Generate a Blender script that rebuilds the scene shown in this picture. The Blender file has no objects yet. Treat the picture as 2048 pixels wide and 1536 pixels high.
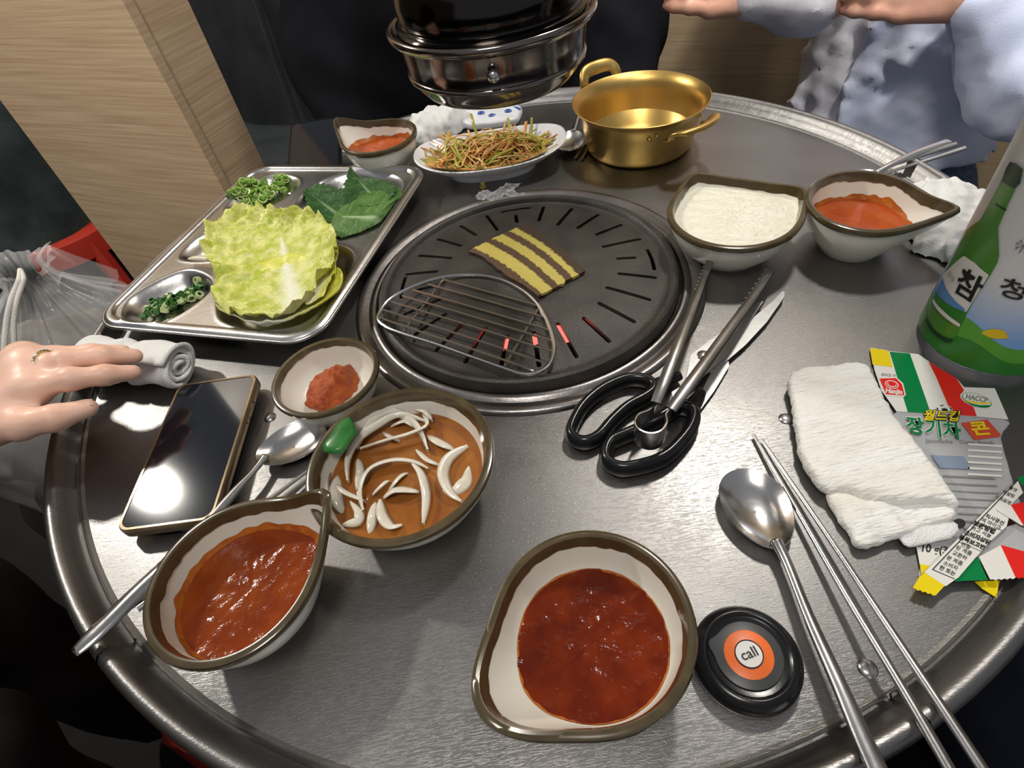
import bpy, bmesh, math, random
import numpy as np
from mathutils import Matrix, Vector
random.seed(7); RNG = np.random.default_rng(7)
scene = bpy.context.scene
COL = scene.collection

# ------------------------------------------------------------------ camera
F_PX, PITCH, ROLL = 1160.58, .82239, -.18286
CAM = np.array([-.033523, -.484975, .372811])
_c, _s, _cp, _sp = math.cos(ROLL), math.sin(ROLL), math.cos(PITCH), math.sin(PITCH)
R0, U0, FW = np.array([1, 0, 0.]), np.array([0, _sp, _cp]), np.array([0, _cp, -_sp])
RT, UP = _c * R0 + _s * U0, -_s * R0 + _c * U0
cd = bpy.data.cameras.new('camera'); cam = bpy.data.objects.new('camera', cd); COL.objects.link(cam)
cd.sensor_width = 36; cd.lens = F_PX / 2048 * 36; cd.clip_start = .01
cam.matrix_world = Matrix(((RT[0], UP[0], -FW[0], CAM[0]), (RT[1], UP[1], -FW[1], CAM[1]), (RT[2], UP[2], -FW[2], CAM[2]), (0, 0, 0, 1)))
scene.camera = cam
# ------------------------------------------------------------------ world, lamps, exposure
w = bpy.data.worlds.new('restaurant_ambient'); scene.world = w; w.use_nodes = True
w.node_tree.nodes['Background'].inputs[0].default_value = (.86, .88, .95, 1)
w.node_tree.nodes['Background'].inputs[1].default_value = .19
def area(name, loc, to, size, power, col):
    l = bpy.data.lights.new(name, 'AREA'); l.shape = 'DISK'; l.size = size; l.energy = power; l.color = col
    o = bpy.data.objects.new(name, l); COL.objects.link(o); o.location = loc
    o.rotation_euler = (Vector(to) - Vector(loc)).to_track_quat('-Z', 'Y').to_euler(); return o
area('downlight_left', (-1.55, 1.02, 1.5), (-.1, 0, 0), .13, 19, (1, .95, .86))
area('downlight_right', (.62, .62, 1.6), (.05, -.1, 0), .18, 10.5, (1, .95, .87))
area('downlight_front', (-.25, -.9, 1.9), (0, 0, 0), .5, 13, (1, .95, .88))
def spot(name, loc, to, power, deg, col, blend=.6, size=.08):
    l = bpy.data.lights.new(name, 'SPOT'); l.energy = power; l.color = col; l.spot_size = math.radians(deg); l.spot_blend = blend; l.shadow_soft_size = size
    o = bpy.data.objects.new(name, l); COL.objects.link(o); o.location = loc; o.rotation_euler = (Vector(to) - Vector(loc)).to_track_quat('-Z', 'Y').to_euler(); return o
spot('fill_spot_left', (-.75, -.25, 1.75), (-1.0, .95, .05), 120, 52, (1, .95, .87))  # added fill aimed at the pale wood partition, not a known lamp
spot('fill_spot_right', (.55, -.25, 1.8), (.80, .70, .0), 105, 46, (1, .96, .90))  # added fill for the right wall and pale shirt, no known fixture
vs = scene.view_settings
vs.view_transform = 'Standard'; vs.look = 'None'; vs.gamma = 1; vs.exposure = 0.32; vs.use_curve_mapping = False

# ------------------------------------------------------------------ helpers
def ray(x, y):
    d = RT * (x - 1024) + UP * (768 - y) + FW * F_PX
    return d / np.linalg.norm(d)
def at(x, y, z=0.):
    """the point at height z that stands where the photograph shows pixel x, y"""
    d = ray(x, y); return CAM + d * (z - CAM[2]) / d[2]
def along(x, y, t): return CAM + ray(x, y) * t
def sm(a, b, x):
    t = np.clip((np.asarray(x, float) - a) / (b - a), 0, 1); return t * t * (3 - 2 * t)
WM = {}
def thing(name, label, cat, loc=(0, 0, 0), rz=0., group=None, kind=None):
    o = bpy.data.objects.new(name, None); COL.objects.link(o); o.empty_display_size = .02
    m = Matrix.Translation(Vector([float(v) for v in loc])) @ Matrix.Rotation(rz, 4, 'Z'); o.matrix_world = m; WM[o.name] = m
    tag(o, label, cat, group, kind); return o
def tag(o, label=None, cat=None, group=None, kind=None):
    if label: o['label'] = label
    if cat: o['category'] = cat
    if group: o['group'] = group
    if kind: o['kind'] = kind
    return o
class MB:
    def __init__(s): s.v = []; s.f = []; s.mi = []; s.cur = 0; s.att = None
    def add(s, v, f):
        n = len(s.v); s.v += [tuple(map(float, p)) for p in v]
        for q in f: s.f.append(tuple(int(i) + n for i in q)); s.mi.append(s.cur)
        return s
    def grid(s, P, cu=False, cv=False):
        P = np.asarray(P, float); nu, nv = P.shape[:2]; f = []
        for i in range(nu if cu else nu - 1):
            for j in range(nv if cv else nv - 1):
                a, b = (i + 1) % nu, (j + 1) % nv
                f.append((i * nv + j, a * nv + j, a * nv + b, i * nv + b))
        return s.add(P.reshape(-1, 3), f)
    def lathe(s, prof, n=48, c=(0, 0, 0), a0=0., a1=None):
        full = a1 is None; th = np.linspace(a0, 2 * math.pi if full else a1, n, endpoint=not full)
        pr = np.array(prof, float); P = np.zeros((n, len(pr), 3))
        P[:, :, 0] = np.cos(th)[:, None] * pr[None, :, 0] + c[0]; P[:, :, 1] = np.sin(th)[:, None] * pr[None, :, 0] + c[1]; P[:, :, 2] = pr[None, :, 1] + c[2]
        return s.grid(P, cu=full)
    def tube(s, path, rad, n=10, closed=False, caps=True, flat=None, up=None):
        P = np.asarray(path, float); m = len(P); rad = np.broadcast_to(np.asarray(rad, float), (m,))
        if closed: T = np.roll(P, -1, 0) - np.roll(P, 1, 0)
        else: T = np.gradient(P, axis=0)
        T /= np.linalg.norm(T, axis=1)[:, None] + 1e-12
        N = np.zeros_like(P); u = np.array(up if up is not None else (0, 0, 1.), float)
        if abs(T[0] @ u) > .95: u = np.array([1., 0, 0])
        nrm = u
        for i in range(m):
            if up is not None: nrm = u
            nrm = nrm - T[i] * (nrm @ T[i]); nrm = nrm / (np.linalg.norm(nrm) + 1e-12); N[i] = nrm
        B = np.cross(T, N); th = np.linspace(0, 2 * math.pi, n, endpoint=False)
        fl = 1. if flat is None else flat
        fl = np.broadcast_to(np.asarray(fl, float), (m,))
        G = P[:, None] + rad[:, None, None] * (np.cos(th)[None, :, None] * B[:, None] + fl[:, None, None] * np.sin(th)[None, :, None] * N[:, None])
        k = len(s.v); s.grid(G, cu=closed, cv=True)
        if caps and not closed:
            s.f.append(tuple(k + j for j in range(n))[::-1]); s.f.append(tuple(k + (m - 1) * n + j for j in range(n))); s.mi += [s.cur] * 2
        return s
    def box(s, c, size, R=None):
        h = np.array(size) / 2; V = np.array([[x, y, z] for x in (-1, 1) for y in (-1, 1) for z in (-1, 1)]) * h
        if R is not None: V = V @ np.asarray(R).T
        return s.add(V + np.array(c), [(0, 1, 3, 2), (4, 6, 7, 5), (0, 4, 5, 1), (2, 3, 7, 6), (0, 2, 6, 4), (1, 5, 7, 3)])
    def prism(s, poly, z0, z1):
        n = len(poly); V = [(x, y, z0) for x, y in poly] + [(x, y, z1) for x, y in poly]
        return s.add(V, [tuple(range(n))[::-1], tuple(range(n, 2 * n))] + [(i, (i + 1) % n, n + (i + 1) % n, n + i) for i in range(n)])
    def polar(s, c, rr, zf, nr=8):
        """disc whose edge radius is rr[k]; zf(fr, th) gives height"""
        n = len(rr); th = np.linspace(0, 2 * math.pi, n, endpoint=False); V = [(c[0], c[1], zf(0., 0.))]; f = []
        for i in range(1, nr + 1):
            fr = i / nr
            for k in range(n): V.append((c[0] + math.cos(th[k]) * rr[k] * fr, c[1] + math.sin(th[k]) * rr[k] * fr, zf(fr, th[k])))
        for k in range(n):
            f.append((0, 1 + k, 1 + (k + 1) % n))
            for i in range(nr - 1):
                a = 1 + i * n; b = a + n; f.append((a + k, b + k, b + (k + 1) % n, a + (k + 1) % n))
        return s.add(V, f)
    def build(s, name, mat, parent=None, smooth=True, ang=40, local=False, att=None, fixn=True):
        me = bpy.data.meshes.new(name); V = np.array(s.v, float); loc = None
        if parent is None and not local:
            lo, hi = V.min(0), V.max(0); loc = np.array([(lo[0] + hi[0]) / 2, (lo[1] + hi[1]) / 2, lo[2]]); V = V - loc
        me.from_pydata(V.tolist(), [], s.f)
        if fixn:
            bm = bmesh.new(); bm.from_mesh(me); bmesh.ops.recalc_face_normals(bm, faces=bm.faces); bm.to_mesh(me); bm.free()
        for m in (mat if isinstance(mat, (list, tuple)) else [mat]): me.materials.append(m)
        if max(s.mi, default=0) > 0: me.polygons.foreach_set('material_index', s.mi)
        if att is not None:
            for k, val in att.items():
                a = me.attributes.new(k, 'FLOAT', 'POINT'); a.data.foreach_set('value', np.asarray(val, float))
        if smooth:
            me.polygons.foreach_set('use_smooth', [True] * len(me.polygons))
            if ang: me.set_sharp_from_angle(angle=math.radians(ang))
        me.update()
        o = bpy.data.objects.new(name, me); COL.objects.link(o); put(o, parent, loc, local); return o
def put(o, parent=None, loc=None, local=False):
    if parent is not None:
        o.parent = parent
        if not local: o.matrix_parent_inverse = WM.get(parent.name, Matrix()).inverted()
        WM[o.name] = WM.get(parent.name, Matrix()) if local else Matrix()
    else:
        if loc is not None: o.location = Vector([float(v) for v in loc])
        WM[o.name] = Matrix.Translation(o.location)
def copy_of(o, parent, loc=None, rot=None, sc=None):
    c = o.copy(); COL.objects.link(c); c.parent = parent
    if parent is None: c.matrix_parent_inverse = Matrix()
    if loc is not None: c.location = Vector([float(v) for v in loc])
    if rot is not None: c.rotation_euler = rot
    if sc is not None: c.scale = sc
    WM[c.name] = Matrix.Translation(c.location)
    return c
def surfnet(fun, lo, hi, h):
    """continuous surface of the implicit body fun(P)=0 on a grid of step h"""
    ax = [np.arange(lo[i], hi[i] + h, h) for i in range(3)]
    G = np.stack(np.meshgrid(*ax, indexing='ij'), -1); S = fun(G.reshape(-1, 3)).reshape(G.shape[:3])
    n = np.array(S.shape) - 1
    corners = [(i, j, k) for i in (0, 1) for j in (0, 1) for k in (0, 1)]
    sl = lambda c: S[c[0]:c[0] + n[0], c[1]:c[1] + n[1], c[2]:c[2] + n[2]]
    acc = np.zeros((*n, 3)); cnt = np.zeros(n)
    for a in corners:
        for d in range(3):
            if a[d]: continue
            b = list(a); b[d] = 1; va, vb = sl(a), sl(b); m = (va < 0) != (vb < 0)
            t = np.where(m, va / np.where(m, va - vb, 1), 0); p = np.zeros((*n, 3)) + np.array(a, float); p[..., d] += t
            acc += p * m[..., None]; cnt += m
    idx = -np.ones(n, int); act = cnt > 0; idx[act] = np.arange(act.sum())
    I = np.argwhere(act); V = np.array(lo) + (I + acc[act] / cnt[act][:, None]) * h
    Fc = []
    for d in range(3):
        e, g = (d + 1) % 3, (d + 2) % 3
        s0 = [slice(1, n[i]) for i in range(3)]; s0[d] = slice(0, n[d]); s1 = list(s0); s1[d] = slice(1, n[d] + 1)
        A, B = S[tuple(s0)] < 0, S[tuple(s1)] < 0
        for flip, m in ((False, A & ~B), (True, ~A & B)):
            q = np.argwhere(m); off = np.array([1, 1, 1]); off[d] = 0; q = q + off
            def ix(de, dg):
                r = q.copy(); r[:, e] -= de; r[:, g] -= dg; return idx[r[:, 0], r[:, 1], r[:, 2]]
            f = np.stack([ix(1, 1), ix(0, 1), ix(0, 0), ix(1, 0)], 1)
            Fc.append(f[:, ::-1] if flip else f)
    return V, np.concatenate(Fc)
def cone(P, a, b, ra, rb):
    a, b = np.asarray(a, float), np.asarray(b, float); d = b - a; t = np.clip((P - a) @ d / (d @ d), 0, 1)
    return np.linalg.norm(P - a - t[:, None] * d, axis=1) - (ra + (rb - ra) * t)
def smin(a, b, k):
    h = np.maximum(k - np.abs(a - b), 0) / k; return np.minimum(a, b) - h * h * k / 4
def ell(P, c, r, R=None):
    q = P - np.asarray(c, float)
    if R is not None: q = q @ np.asarray(R)
    q = q / np.asarray(r, float); l = np.linalg.norm(q, axis=1); return (l - 1) * min(r)
def chain(parts, k):
    """parts: lists of (point, radius); every list is one limb"""
    def f(P):
        d = None
        for L in parts:
            for (a, ra), (b, rb) in zip(L[:-1], L[1:]):
                e = cone(P, a, b, ra, rb); d = e if d is None else smin(d, e, k)
        return d
    return f
def body(name, mat, fun, lo, hi, h, parent=None):
    V, Fc = surfnet(fun, lo, hi, h); return MB().add(V, Fc).build(name, mat, parent, ang=None, fixn=False)
def wob(P, f, seed=0, n=5):
    """smooth pseudo noise for folds"""
    r = np.random.default_rng(seed); P = np.atleast_2d(P); o = np.zeros(len(P))
    for i in range(n):
        k = r.normal(size=P.shape[1]); k *= f * (1 + .5 * i) / np.linalg.norm(k); o += np.sin(P @ k + r.uniform(0, 6.3)) / (1 + .5 * i)
    return o / 2
def bez(pts, n=40, closed=False):
    """Catmull-Rom through pts"""
    P = np.asarray(pts, float); m = len(P); out = []
    segs = m if closed else m - 1
    for i in range(segs):
        g = lambda k: P[k % m] if closed else P[min(max(k, 0), m - 1)]
        p0, p1, p2, p3 = g(i - 1), g(i), g(i + 1), g(i + 2); k = max(2, n // segs)
        for t in np.linspace(0, 1, k, endpoint=False):
            out.append(.5 * (2 * p1 + (p2 - p0) * t + (2 * p0 - 5 * p1 + 4 * p2 - p3) * t * t + (3 * p1 - p0 - 3 * p2 + p3) * t ** 3))
    if not closed: out.append(P[-1])
    return np.array(out)

# ------------------------------------------------------------------ materials
def mat(name, col, rough=.5, metal=0., col2=None, scale=40., bump=0., bscale=None, stretch=(1, 1, 1), detail=4., lo=.35, hi=.65, coat=0., trans=0., alpha=1., spec=.5, sss=0., rough2=None, emit=None, estr=0., ior=1.45, att=None, sheen=0., rot=(0, 0, 0)):
    m = bpy.data.materials.new(name); m.use_nodes = True; nt = m.node_tree; b = nt.nodes['Principled BSDF']; L = nt.links.new
    I = b.inputs
    I['Base Color'].default_value = (*col, 1); I['Roughness'].default_value = rough; I['Metallic'].default_value = metal
    I['Coat Weight'].default_value = coat; I['Coat Roughness'].default_value = .08; I['Transmission Weight'].default_value = trans; I['Alpha'].default_value = alpha
    I['Specular IOR Level'].default_value = spec; I['IOR'].default_value = ior; I['Sheen Weight'].default_value = sheen
    if sss: I['Subsurface Weight'].default_value = sss; I['Subsurface Radius'].default_value = (.006, .003, .0015); I['Subsurface Scale'].default_value = 1.
    if emit: I['Emission Color'].default_value = (*emit, 1); I['Emission Strength'].default_value = estr
    tc = nt.nodes.new('ShaderNodeTexCoord'); mp = nt.nodes.new('ShaderNodeMapping'); mp.inputs['Scale'].default_value = stretch; mp.inputs['Rotation'].default_value = rot
    L(tc.outputs['Object'], mp.inputs['Vector'])
    def noise(sc):
        n = nt.nodes.new('ShaderNodeTexNoise'); n.inputs['Scale'].default_value = sc; n.inputs['Detail'].default_value = detail; L(mp.outputs[0], n.inputs['Vector']); return n.outputs['Fac']
    if col2 is not None:
        r = nt.nodes.new('ShaderNodeValToRGB'); e = r.color_ramp.elements
        e[0].position = lo; e[0].color = (*col, 1); e[1].position = hi; e[1].color = (*col2, 1)
        if att: a = nt.nodes.new('ShaderNodeAttribute'); a.attribute_name = att; L(a.outputs['Fac'], r.inputs[0])
        else: L(noise(scale), r.inputs[0])
        L(r.outputs[0], I['Base Color'])
    if rough2 is not None:
        mr = nt.nodes.new('ShaderNodeMapRange'); mr.inputs['From Min'].default_value = .3; mr.inputs['From Max'].default_value = .7; mr.inputs['To Min'].default_value = rough; mr.inputs['To Max'].default_value = rough2
        L(noise(scale * .6), mr.inputs['Value']); L(mr.outputs[0], I['Roughness'])
    if bump:
        bn = nt.nodes.new('ShaderNodeBump'); bn.inputs['Strength'].default_value = min(1, bump); bn.inputs['Distance'].default_value = .002 if bump <= 1 else .002 * bump
        L(noise(bscale or scale), bn.inputs['Height']); L(bn.outputs[0], I['Normal'])
    return m
M = {}
def scratched(name, c, r0, r1):
    m = mat(name, c, r0, 1.); nt = m.node_tree; b = nt.nodes['Principled BSDF']; L = nt.links.new; tc = nt.nodes.new('ShaderNodeTexCoord'); acc = None
    for i, (rz, st, sc) in enumerate((((.5), (16, 190, 1), 6.), ((-.75), (20, 240, 1), 5.), ((1.2), (18, 200, 1), 6.), ((2.3), (14, 260, 1), 5.), ((1.75), (22, 170, 1), 6.), ((.1), (24, 24, 1), 20.))):
        mp = nt.nodes.new('ShaderNodeMapping'); mp.inputs['Rotation'].default_value = (0, 0, rz); mp.inputs['Scale'].default_value = st; L(tc.outputs['Object'], mp.inputs['Vector'])
        n = nt.nodes.new('ShaderNodeTexNoise'); n.inputs['Scale'].default_value = sc; n.inputs['Detail'].default_value = 3; L(mp.outputs[0], n.inputs['Vector'])
        mr = nt.nodes.new('ShaderNodeMapRange'); mr.inputs['From Min'].default_value = .60; mr.inputs['From Max'].default_value = .72; L(n.outputs['Fac'], mr.inputs['Value'])
        if acc is None: acc = mr.outputs[0]
        else:
            ad = nt.nodes.new('ShaderNodeMath'); ad.operation = 'MAXIMUM'; L(acc, ad.inputs[0]); L(mr.outputs[0], ad.inputs[1]); acc = ad.outputs[0]
    n = nt.nodes.new('ShaderNodeTexNoise'); n.inputs['Scale'].default_value = 7; n.inputs['Detail'].default_value = 6; L(tc.outputs['Object'], n.inputs['Vector'])
    rr = nt.nodes.new('ShaderNodeMapRange'); rr.inputs['From Min'].default_value = .3; rr.inputs['From Max'].default_value = .7; rr.inputs['To Min'].default_value = r0; rr.inputs['To Max'].default_value = r1; L(n.outputs['Fac'], rr.inputs['Value']); L(rr.outputs[0], b.inputs['Roughness'])
    bp = nt.nodes.new('ShaderNodeBump'); bp.inputs['Strength'].default_value = .13; bp.inputs['Distance'].default_value = .0008; L(acc, bp.inputs['Height']); L(bp.outputs[0], b.inputs['Normal'])
    return m
M['steel'] = scratched('brushed_steel', (.255, .248, .242), .30, .44)
M['steel_dark'] = mat('worn_ring_steel', (.19, .178, .172), .28, 1., (.30, .28, .27), 14, .1, 150, rough2=.42)
M['steel_bright'] = mat('polished_steel', (.52, .51, .50), .16, 1., (.70, .69, .67), 20, .03, 200, rough2=.28)
M['steel_tray'] = mat('tray_steel', (.50, .495, .485), .2, 1., (.60, .59, .58), 16, .05, 220, rough2=.32)
M['steel_hood'] = mat('dark_hood_steel', (.20, .175, .16), .10, 1., (.27, .24, .22), 12, .03, 90, rough2=.18)
M['hood_blk'] = mat('black_hood_enamel', (.045, .040, .038), .10, 1., (.07, .062, .058), 12, .05, 40, rough2=.16)
M['gun'] = mat('scissor_steel', (.44, .44, .44), .42, 1., (.52, .52, .52), 30, .04, 200)
M['gun_d'] = mat('dark_tong_steel', (.24, .23, .22), .3, 1., (.33, .32, .31), 30, .04, 200)
M['pan'] = mat('black_cast_pan', (.028, .025, .022), .34, 0., (.05, .043, .036), 30, .25, 700, rough2=.55)
M['black_pl'] = mat('black_plastic', (.008, .008, .009), .22, 0, bump=.02, bscale=400)
M['cream'] = mat('cream_glaze', (.80, .77, .66), .25, 0., (.85, .83, .74), 18, coat=.15)
M['white_cer'] = mat('white_melamine', (.82, .83, .84), .2, 0., (.86, .86, .86), 10, coat=.3)
M['brown'] = mat('brown_glaze', (.058, .042, .018), .2, 0., (.09, .066, .032), 60, coat=.5)
M['black_in'] = mat('fire_pot_iron', (.012, .011, .010), .7)
M['towel'] = mat('white_terry', (.84, .83, .81), .95, 0., (.86, .86, .85), 60, .75, 900, sheen=.3)
M['towel_w'] = mat('warm_terry', (.82, .79, .72), .95, 0., (.88, .87, .84), 40, 1., 300, (.35, 1.6, 1), sheen=.3)
# ------------------------------------------------------------------ the room
FLOOR = -.73
def wood(name, c1, c2, rz):
    return mat(name, c1, .55, 0., c2, 14, .06, 60, (.35, .35, 16), detail=8, lo=.3, hi=.7)
M['wood'] = wood('pale_wood_laminate', (.36, .25, .150), (.50, .375, .245), 0)
M['wood_r'] = wood('brown_wood_laminate', (.26, .19, .115), (.36, .27, .17), 0)
M['floor'] = mat('dark_floor', (.006, .0055, .0055), .6, 0., (.011, .010, .009), 6, spec=.2)
M['leather'] = mat('charcoal_leather', (.036, .042, .046), .42, 0., (.055, .062, .066), 12, .35, 45)
M['navy_panel'] = mat('dark_navy_panel', (.006, .007, .012), .6)
WN, WD = np.array([.484, .875]), np.array([.875, -.484])      # wall normal, direction to the right
def wallbox(mb, d0, s0, s1, z0, z1, thick):
    c = WN * (d0 + thick / 2) + WD * (s0 + s1) / 2
    R = np.array([[WD[0], WN[0], 0], [WD[1], WN[1], 0], [0, 0, 1]]); return mb.box((*c, (z0 + z1) / 2), (s1 - s0, thick, z1 - z0), R)
fl = MB().box((0, 1, FLOOR - .05), (9, 9, .1)).build('floor', M['floor'], smooth=False); tag(fl, 'dark restaurant floor under the round steel table', kind='structure')
def sat(p, d):
    r = ray(*p); q = CAM + r * (d - WN @ CAM[:2]) / (WN @ r[:2]); return q[:2] @ WD
DL = .35
sl, sr = sat((120, 360), DL), sat((340, 180), DL)
MB_l = wallbox(MB(), DL, sl, sr, FLOOR, 1.9, .02)
wl = MB_l.build('wall_left', M['wood'], smooth=False); tag(wl, 'pale wood laminate partition standing left behind the steel tray', kind='structure')
e = MB(); cc = WN * (DL + .075) + WD * (sr - .012)
e.box((*cc, (FLOOR + 1.9) / 2), (.02, .11, 1.9 - FLOOR), np.array([[WD[0], WN[0], 0], [WD[1], WN[1], 0], [0, 0, 1]]))
tag(e.build('trim_1', M['wood'], wl, smooth=False), 'wood end face of the partition')
DR = 1.12
wr = wallbox(MB(), DR, sat((1309, 120), DR), 2.4, FLOOR, 1.9, .03).build('wall_back', M['wood_r'], smooth=False); tag(wr, 'brown wood laminate wall behind the person in the pale shirt', kind='structure')
w2 = wallbox(MB(), DR + .06, -2.2, sat((1309, 120), DR) + .4, FLOOR, 1.9, .03).build('wall_far', M['wood_r'], smooth=False); tag(w2, 'far wood wall behind the dark seat', kind='structure')
w3 = MB().box((-3.55, 1.0, (FLOOR + 1.9) / 2), (.1, 9, 1.9 - FLOOR)).build('wall_side', M['wood_r'], smooth=False); tag(w3, 'distant side wall of the dining room', kind='structure')
w4 = MB().box((-1.0, 5.45, (FLOOR + 1.9) / 2), (5.0, .1, 1.9 - FLOOR)).build('wall_rear', M['wood_r'], smooth=False); tag(w4, 'distant rear wall of the dining room', kind='structure')
# high booth seat in charcoal leather between the partition and the person in black
sb = thing('booth_seat', 'charcoal leather booth back standing right of the pale wood partition', 'booth', (*(WN * .95 + WD * -.9), FLOOR))
a, b = sat((428, 200), .93), sat((590, 150), .93)
P = []
for s in np.linspace(0, 1, 14):
    row = []
    for z in np.linspace(FLOOR + .42, 1.0, 20):
        bul = .05 * math.sin(math.pi * min(1, max(0, s))) ** .4 + .006 * wob(np.array([[s * 2, z * 3]]), 3, 3)[0]
        q = WN * (.98 - bul) + WD * (a + (b + .03 - a) * s); row.append((q[0], q[1], z))
    P.append(row)
MB().grid(P).build('back_cushion', M['leather'], sb, ang=None)
wallbox(MB(), .985, a - .02, b + .05, FLOOR, 1.02, .05).build('frame', M['navy_panel'], sb, smooth=False)
sx = b - .035
pth = [(*(WN * (.925 + .004 * math.sin(z * 9)) + WD * (sx + .012 * math.sin(z * 5))), z) for z in np.linspace(FLOOR + .45, .98, 30)]
MB().tube(pth, .008, 8).build('piping', M['leather'], sb)
wallbox(MB(), .62, a, b + .05, FLOOR, FLOOR + .42, .36).build('seat', M['leather'], sb, smooth=False)

# ------------------------------------------------------------------ table
tb = thing('grill_table', 'round brushed stainless steel barbecue table with a rolled rim', 'table', (0, 0, FLOOR))
def ringmesh(r0, r1, z, n=160): return MB().lathe([(r0, z), (r0 + .001, z), ((r0 + r1) / 2, z), (r1, z)], n)
MB().lathe([(.158, -.03), (.158, -.001), (.160, 0), (.22, 0), (.33, 0), (.437, 0), (.4395, .0012), (.441, .0004), (.441, -.02), (.158, -.03)], 192).build('tabletop', M['steel'], tb, ang=25)
rp = [(.4400, -.004), (.4405, .001), (.4415, .0022), (.443, -.001), (.445, .0005), (.4485, .0065), (.452, .0118), (.4555, .0146), (.4595, .0142), (.4625, .011), (.4632, .006), (.4622, .001), (.4628, -.004), (.461, -.012), (.452, -.016), (.441, -.016)]
q = at(207, 1304, .014); aj = math.atan2(q[1], q[0]); q2 = at(1826, 1412, .014); ak = math.atan2(q2[1], q2[0])
MB().lathe(rp, 150, a0=aj + .003, a1=ak - .003).build('rim_segment', M['steel'], tb, ang=50)
MB().lathe(rp, 150, a0=ak + .003, a1=aj + 2 * math.pi - .003).build('rim_segment', M['steel'], tb, ang=50)
for aa in (aj, ak):
    MB().lathe([(r * 1.0 - (0.0006 if z > 0 else 0), z - .0008) for r, z in rp], 4, a0=aa - .004, a1=aa + .004).build('rim_joint', M['steel_dark'], tb)
for (x, y) in ((1572, 838), (1735, 1337), (540, 835)):
    p = at(x, y, 0); s = MB().lathe([(0, .0022), (.003, .002), (.0048, .0012), (.0056, 0)], 16, p); s.build('screw_head', M['steel_bright'], tb)
MB().lathe([(.03, -.14), (.045, -.16), (.045, FLOOR + .04), (.05, FLOOR + .035), (.22, FLOOR + .02), (.23, FLOOR)], 40).build('pedestal', M['steel_dark'], tb)
MB().lathe([(0, -.135), (.10, -.135), (.135, -.10), (.150, -.03), (.1575, -.0005), (.155, -.0005), (.147, -.03), (.13, -.096), (.095, -.128), (0, -.128)], 64).build('fire_pot', M['black_in'], tb)
MB().lathe([(.156, -.002), (.1570, .0035), (.160, .0050), (.163, .0032), (.1655, .0012), (.170, .0030), (.1745, .0046), (.178, .0036), (.1795, .0006), (.180, -.001)], 128).build('collar_ring', M['steel_dark'], tb, ang=60)

# ------------------------------------------------------------------ grill plate with cut slots
def pan_z(r):
    r = np.asarray(r, float)
    return np.where(r < .137, .0165 - .0098 * (np.clip(r, 0, .137) / .137) ** 2.2, .0067)
pz = [(0, .0165)] + [(r, float(pan_z(r))) for r in (.02, .045, .07, .09, .105, .12, .13, .137)]
prof = pz + [(.140, .0064), (.1425, .0072), (.1445, .0104), (.1465, .0122), (.1495, .0126), (.1520, .0112), (.1535, .007), (.1545, .0012), (.1525, .0008), (.150, .003), (.140, .0028)] + [(r, float(pan_z(r)) - .004) for r in (.13, .11, .09, .06, .03)] + [(0, .0125)]
bm = bmesh.new()
mbp = MB().lathe(prof[1:-1], 96); mbp.add([(0, 0, .0165), (0, 0, .0125)], [])
n_, k_ = 96, len(prof) - 2; c0 = len(mbp.v) - 2
for i in range(n_):
    j = (i + 1) % n_; mbp.f += [(c0, i * k_, j * k_), (c0 + 1, j * k_ + k_ - 1, i * k_ + k_ - 1)]; mbp.mi += [0, 0]
pan = mbp.build('grill_plate', M['pan'], ang=35)
tag(pan, 'round black domed grill plate with radial slots in the table centre', 'grill plate')
SLOTS = []
for k in range(24):
    th = math.radians(86.8 - 15 * k); d = (86.8 - 15 * k) % 360
    ro, ri = (.130, .092 + .004 * math.sin(k * 2.1))
    if k in (0, 6, 18): ro, ri = .113, .096
    SLOTS.append((th, ri, ro))
cut = MB()
def stadium(a, b, hw, n=5):
    a, b = np.array(a), np.array(b); t = (b - a) / np.linalg.norm(b - a); nn = np.array([-t[1], t[0]]); o = []
    for k in range(n + 1): q = -math.pi / 2 + math.pi * k / n; o.append(b + hw * (math.cos(q) * t + math.sin(q) * nn))
    for k in range(n + 1): q = math.pi / 2 + math.pi * k / n; o.append(a + hw * (math.cos(q) * t + math.sin(q) * nn))
    return [tuple(x) for x in o]
for th, ri, ro in SLOTS:
    cut.prism(stadium((ri * math.cos(th), ri * math.sin(th)), (ro * math.cos(th), ro * math.sin(th)), .0021), -.02, .05)
for t0 in (86.4, -4.9, 171.7):
    A = [math.radians(t0 - 8 + 2 * i) for i in range(9)]
    cut.prism([(.1318 * math.cos(x), .1318 * math.sin(x)) for x in A] + [(.1278 * math.cos(x), .1278 * math.sin(x)) for x in A[::-1]], -.02, .05)
cutter = cut.build('cutter', M['pan']); 
bpy.context.view_layer.update()
md = pan.modifiers.new('slots', 'BOOLEAN'); md.operation = 'DIFFERENCE'; md.solver = 'EXACT'; md.object = cutter; md.use_self = False
bpy.context.view_layer.update()
nm = bpy.data.meshes.new_from_object(pan.evaluated_get(bpy.context.evaluated_depsgraph_get()))
pan.modifiers.clear(); pan.data = nm; nm.name = 'grill_plate'; bpy.data.objects.remove(cutter)
nm.polygons.foreach_set('use_smooth', [True] * len(nm.polygons)); nm.set_sharp_from_angle(angle=math.radians(35))
pan.location.z += 0
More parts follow.
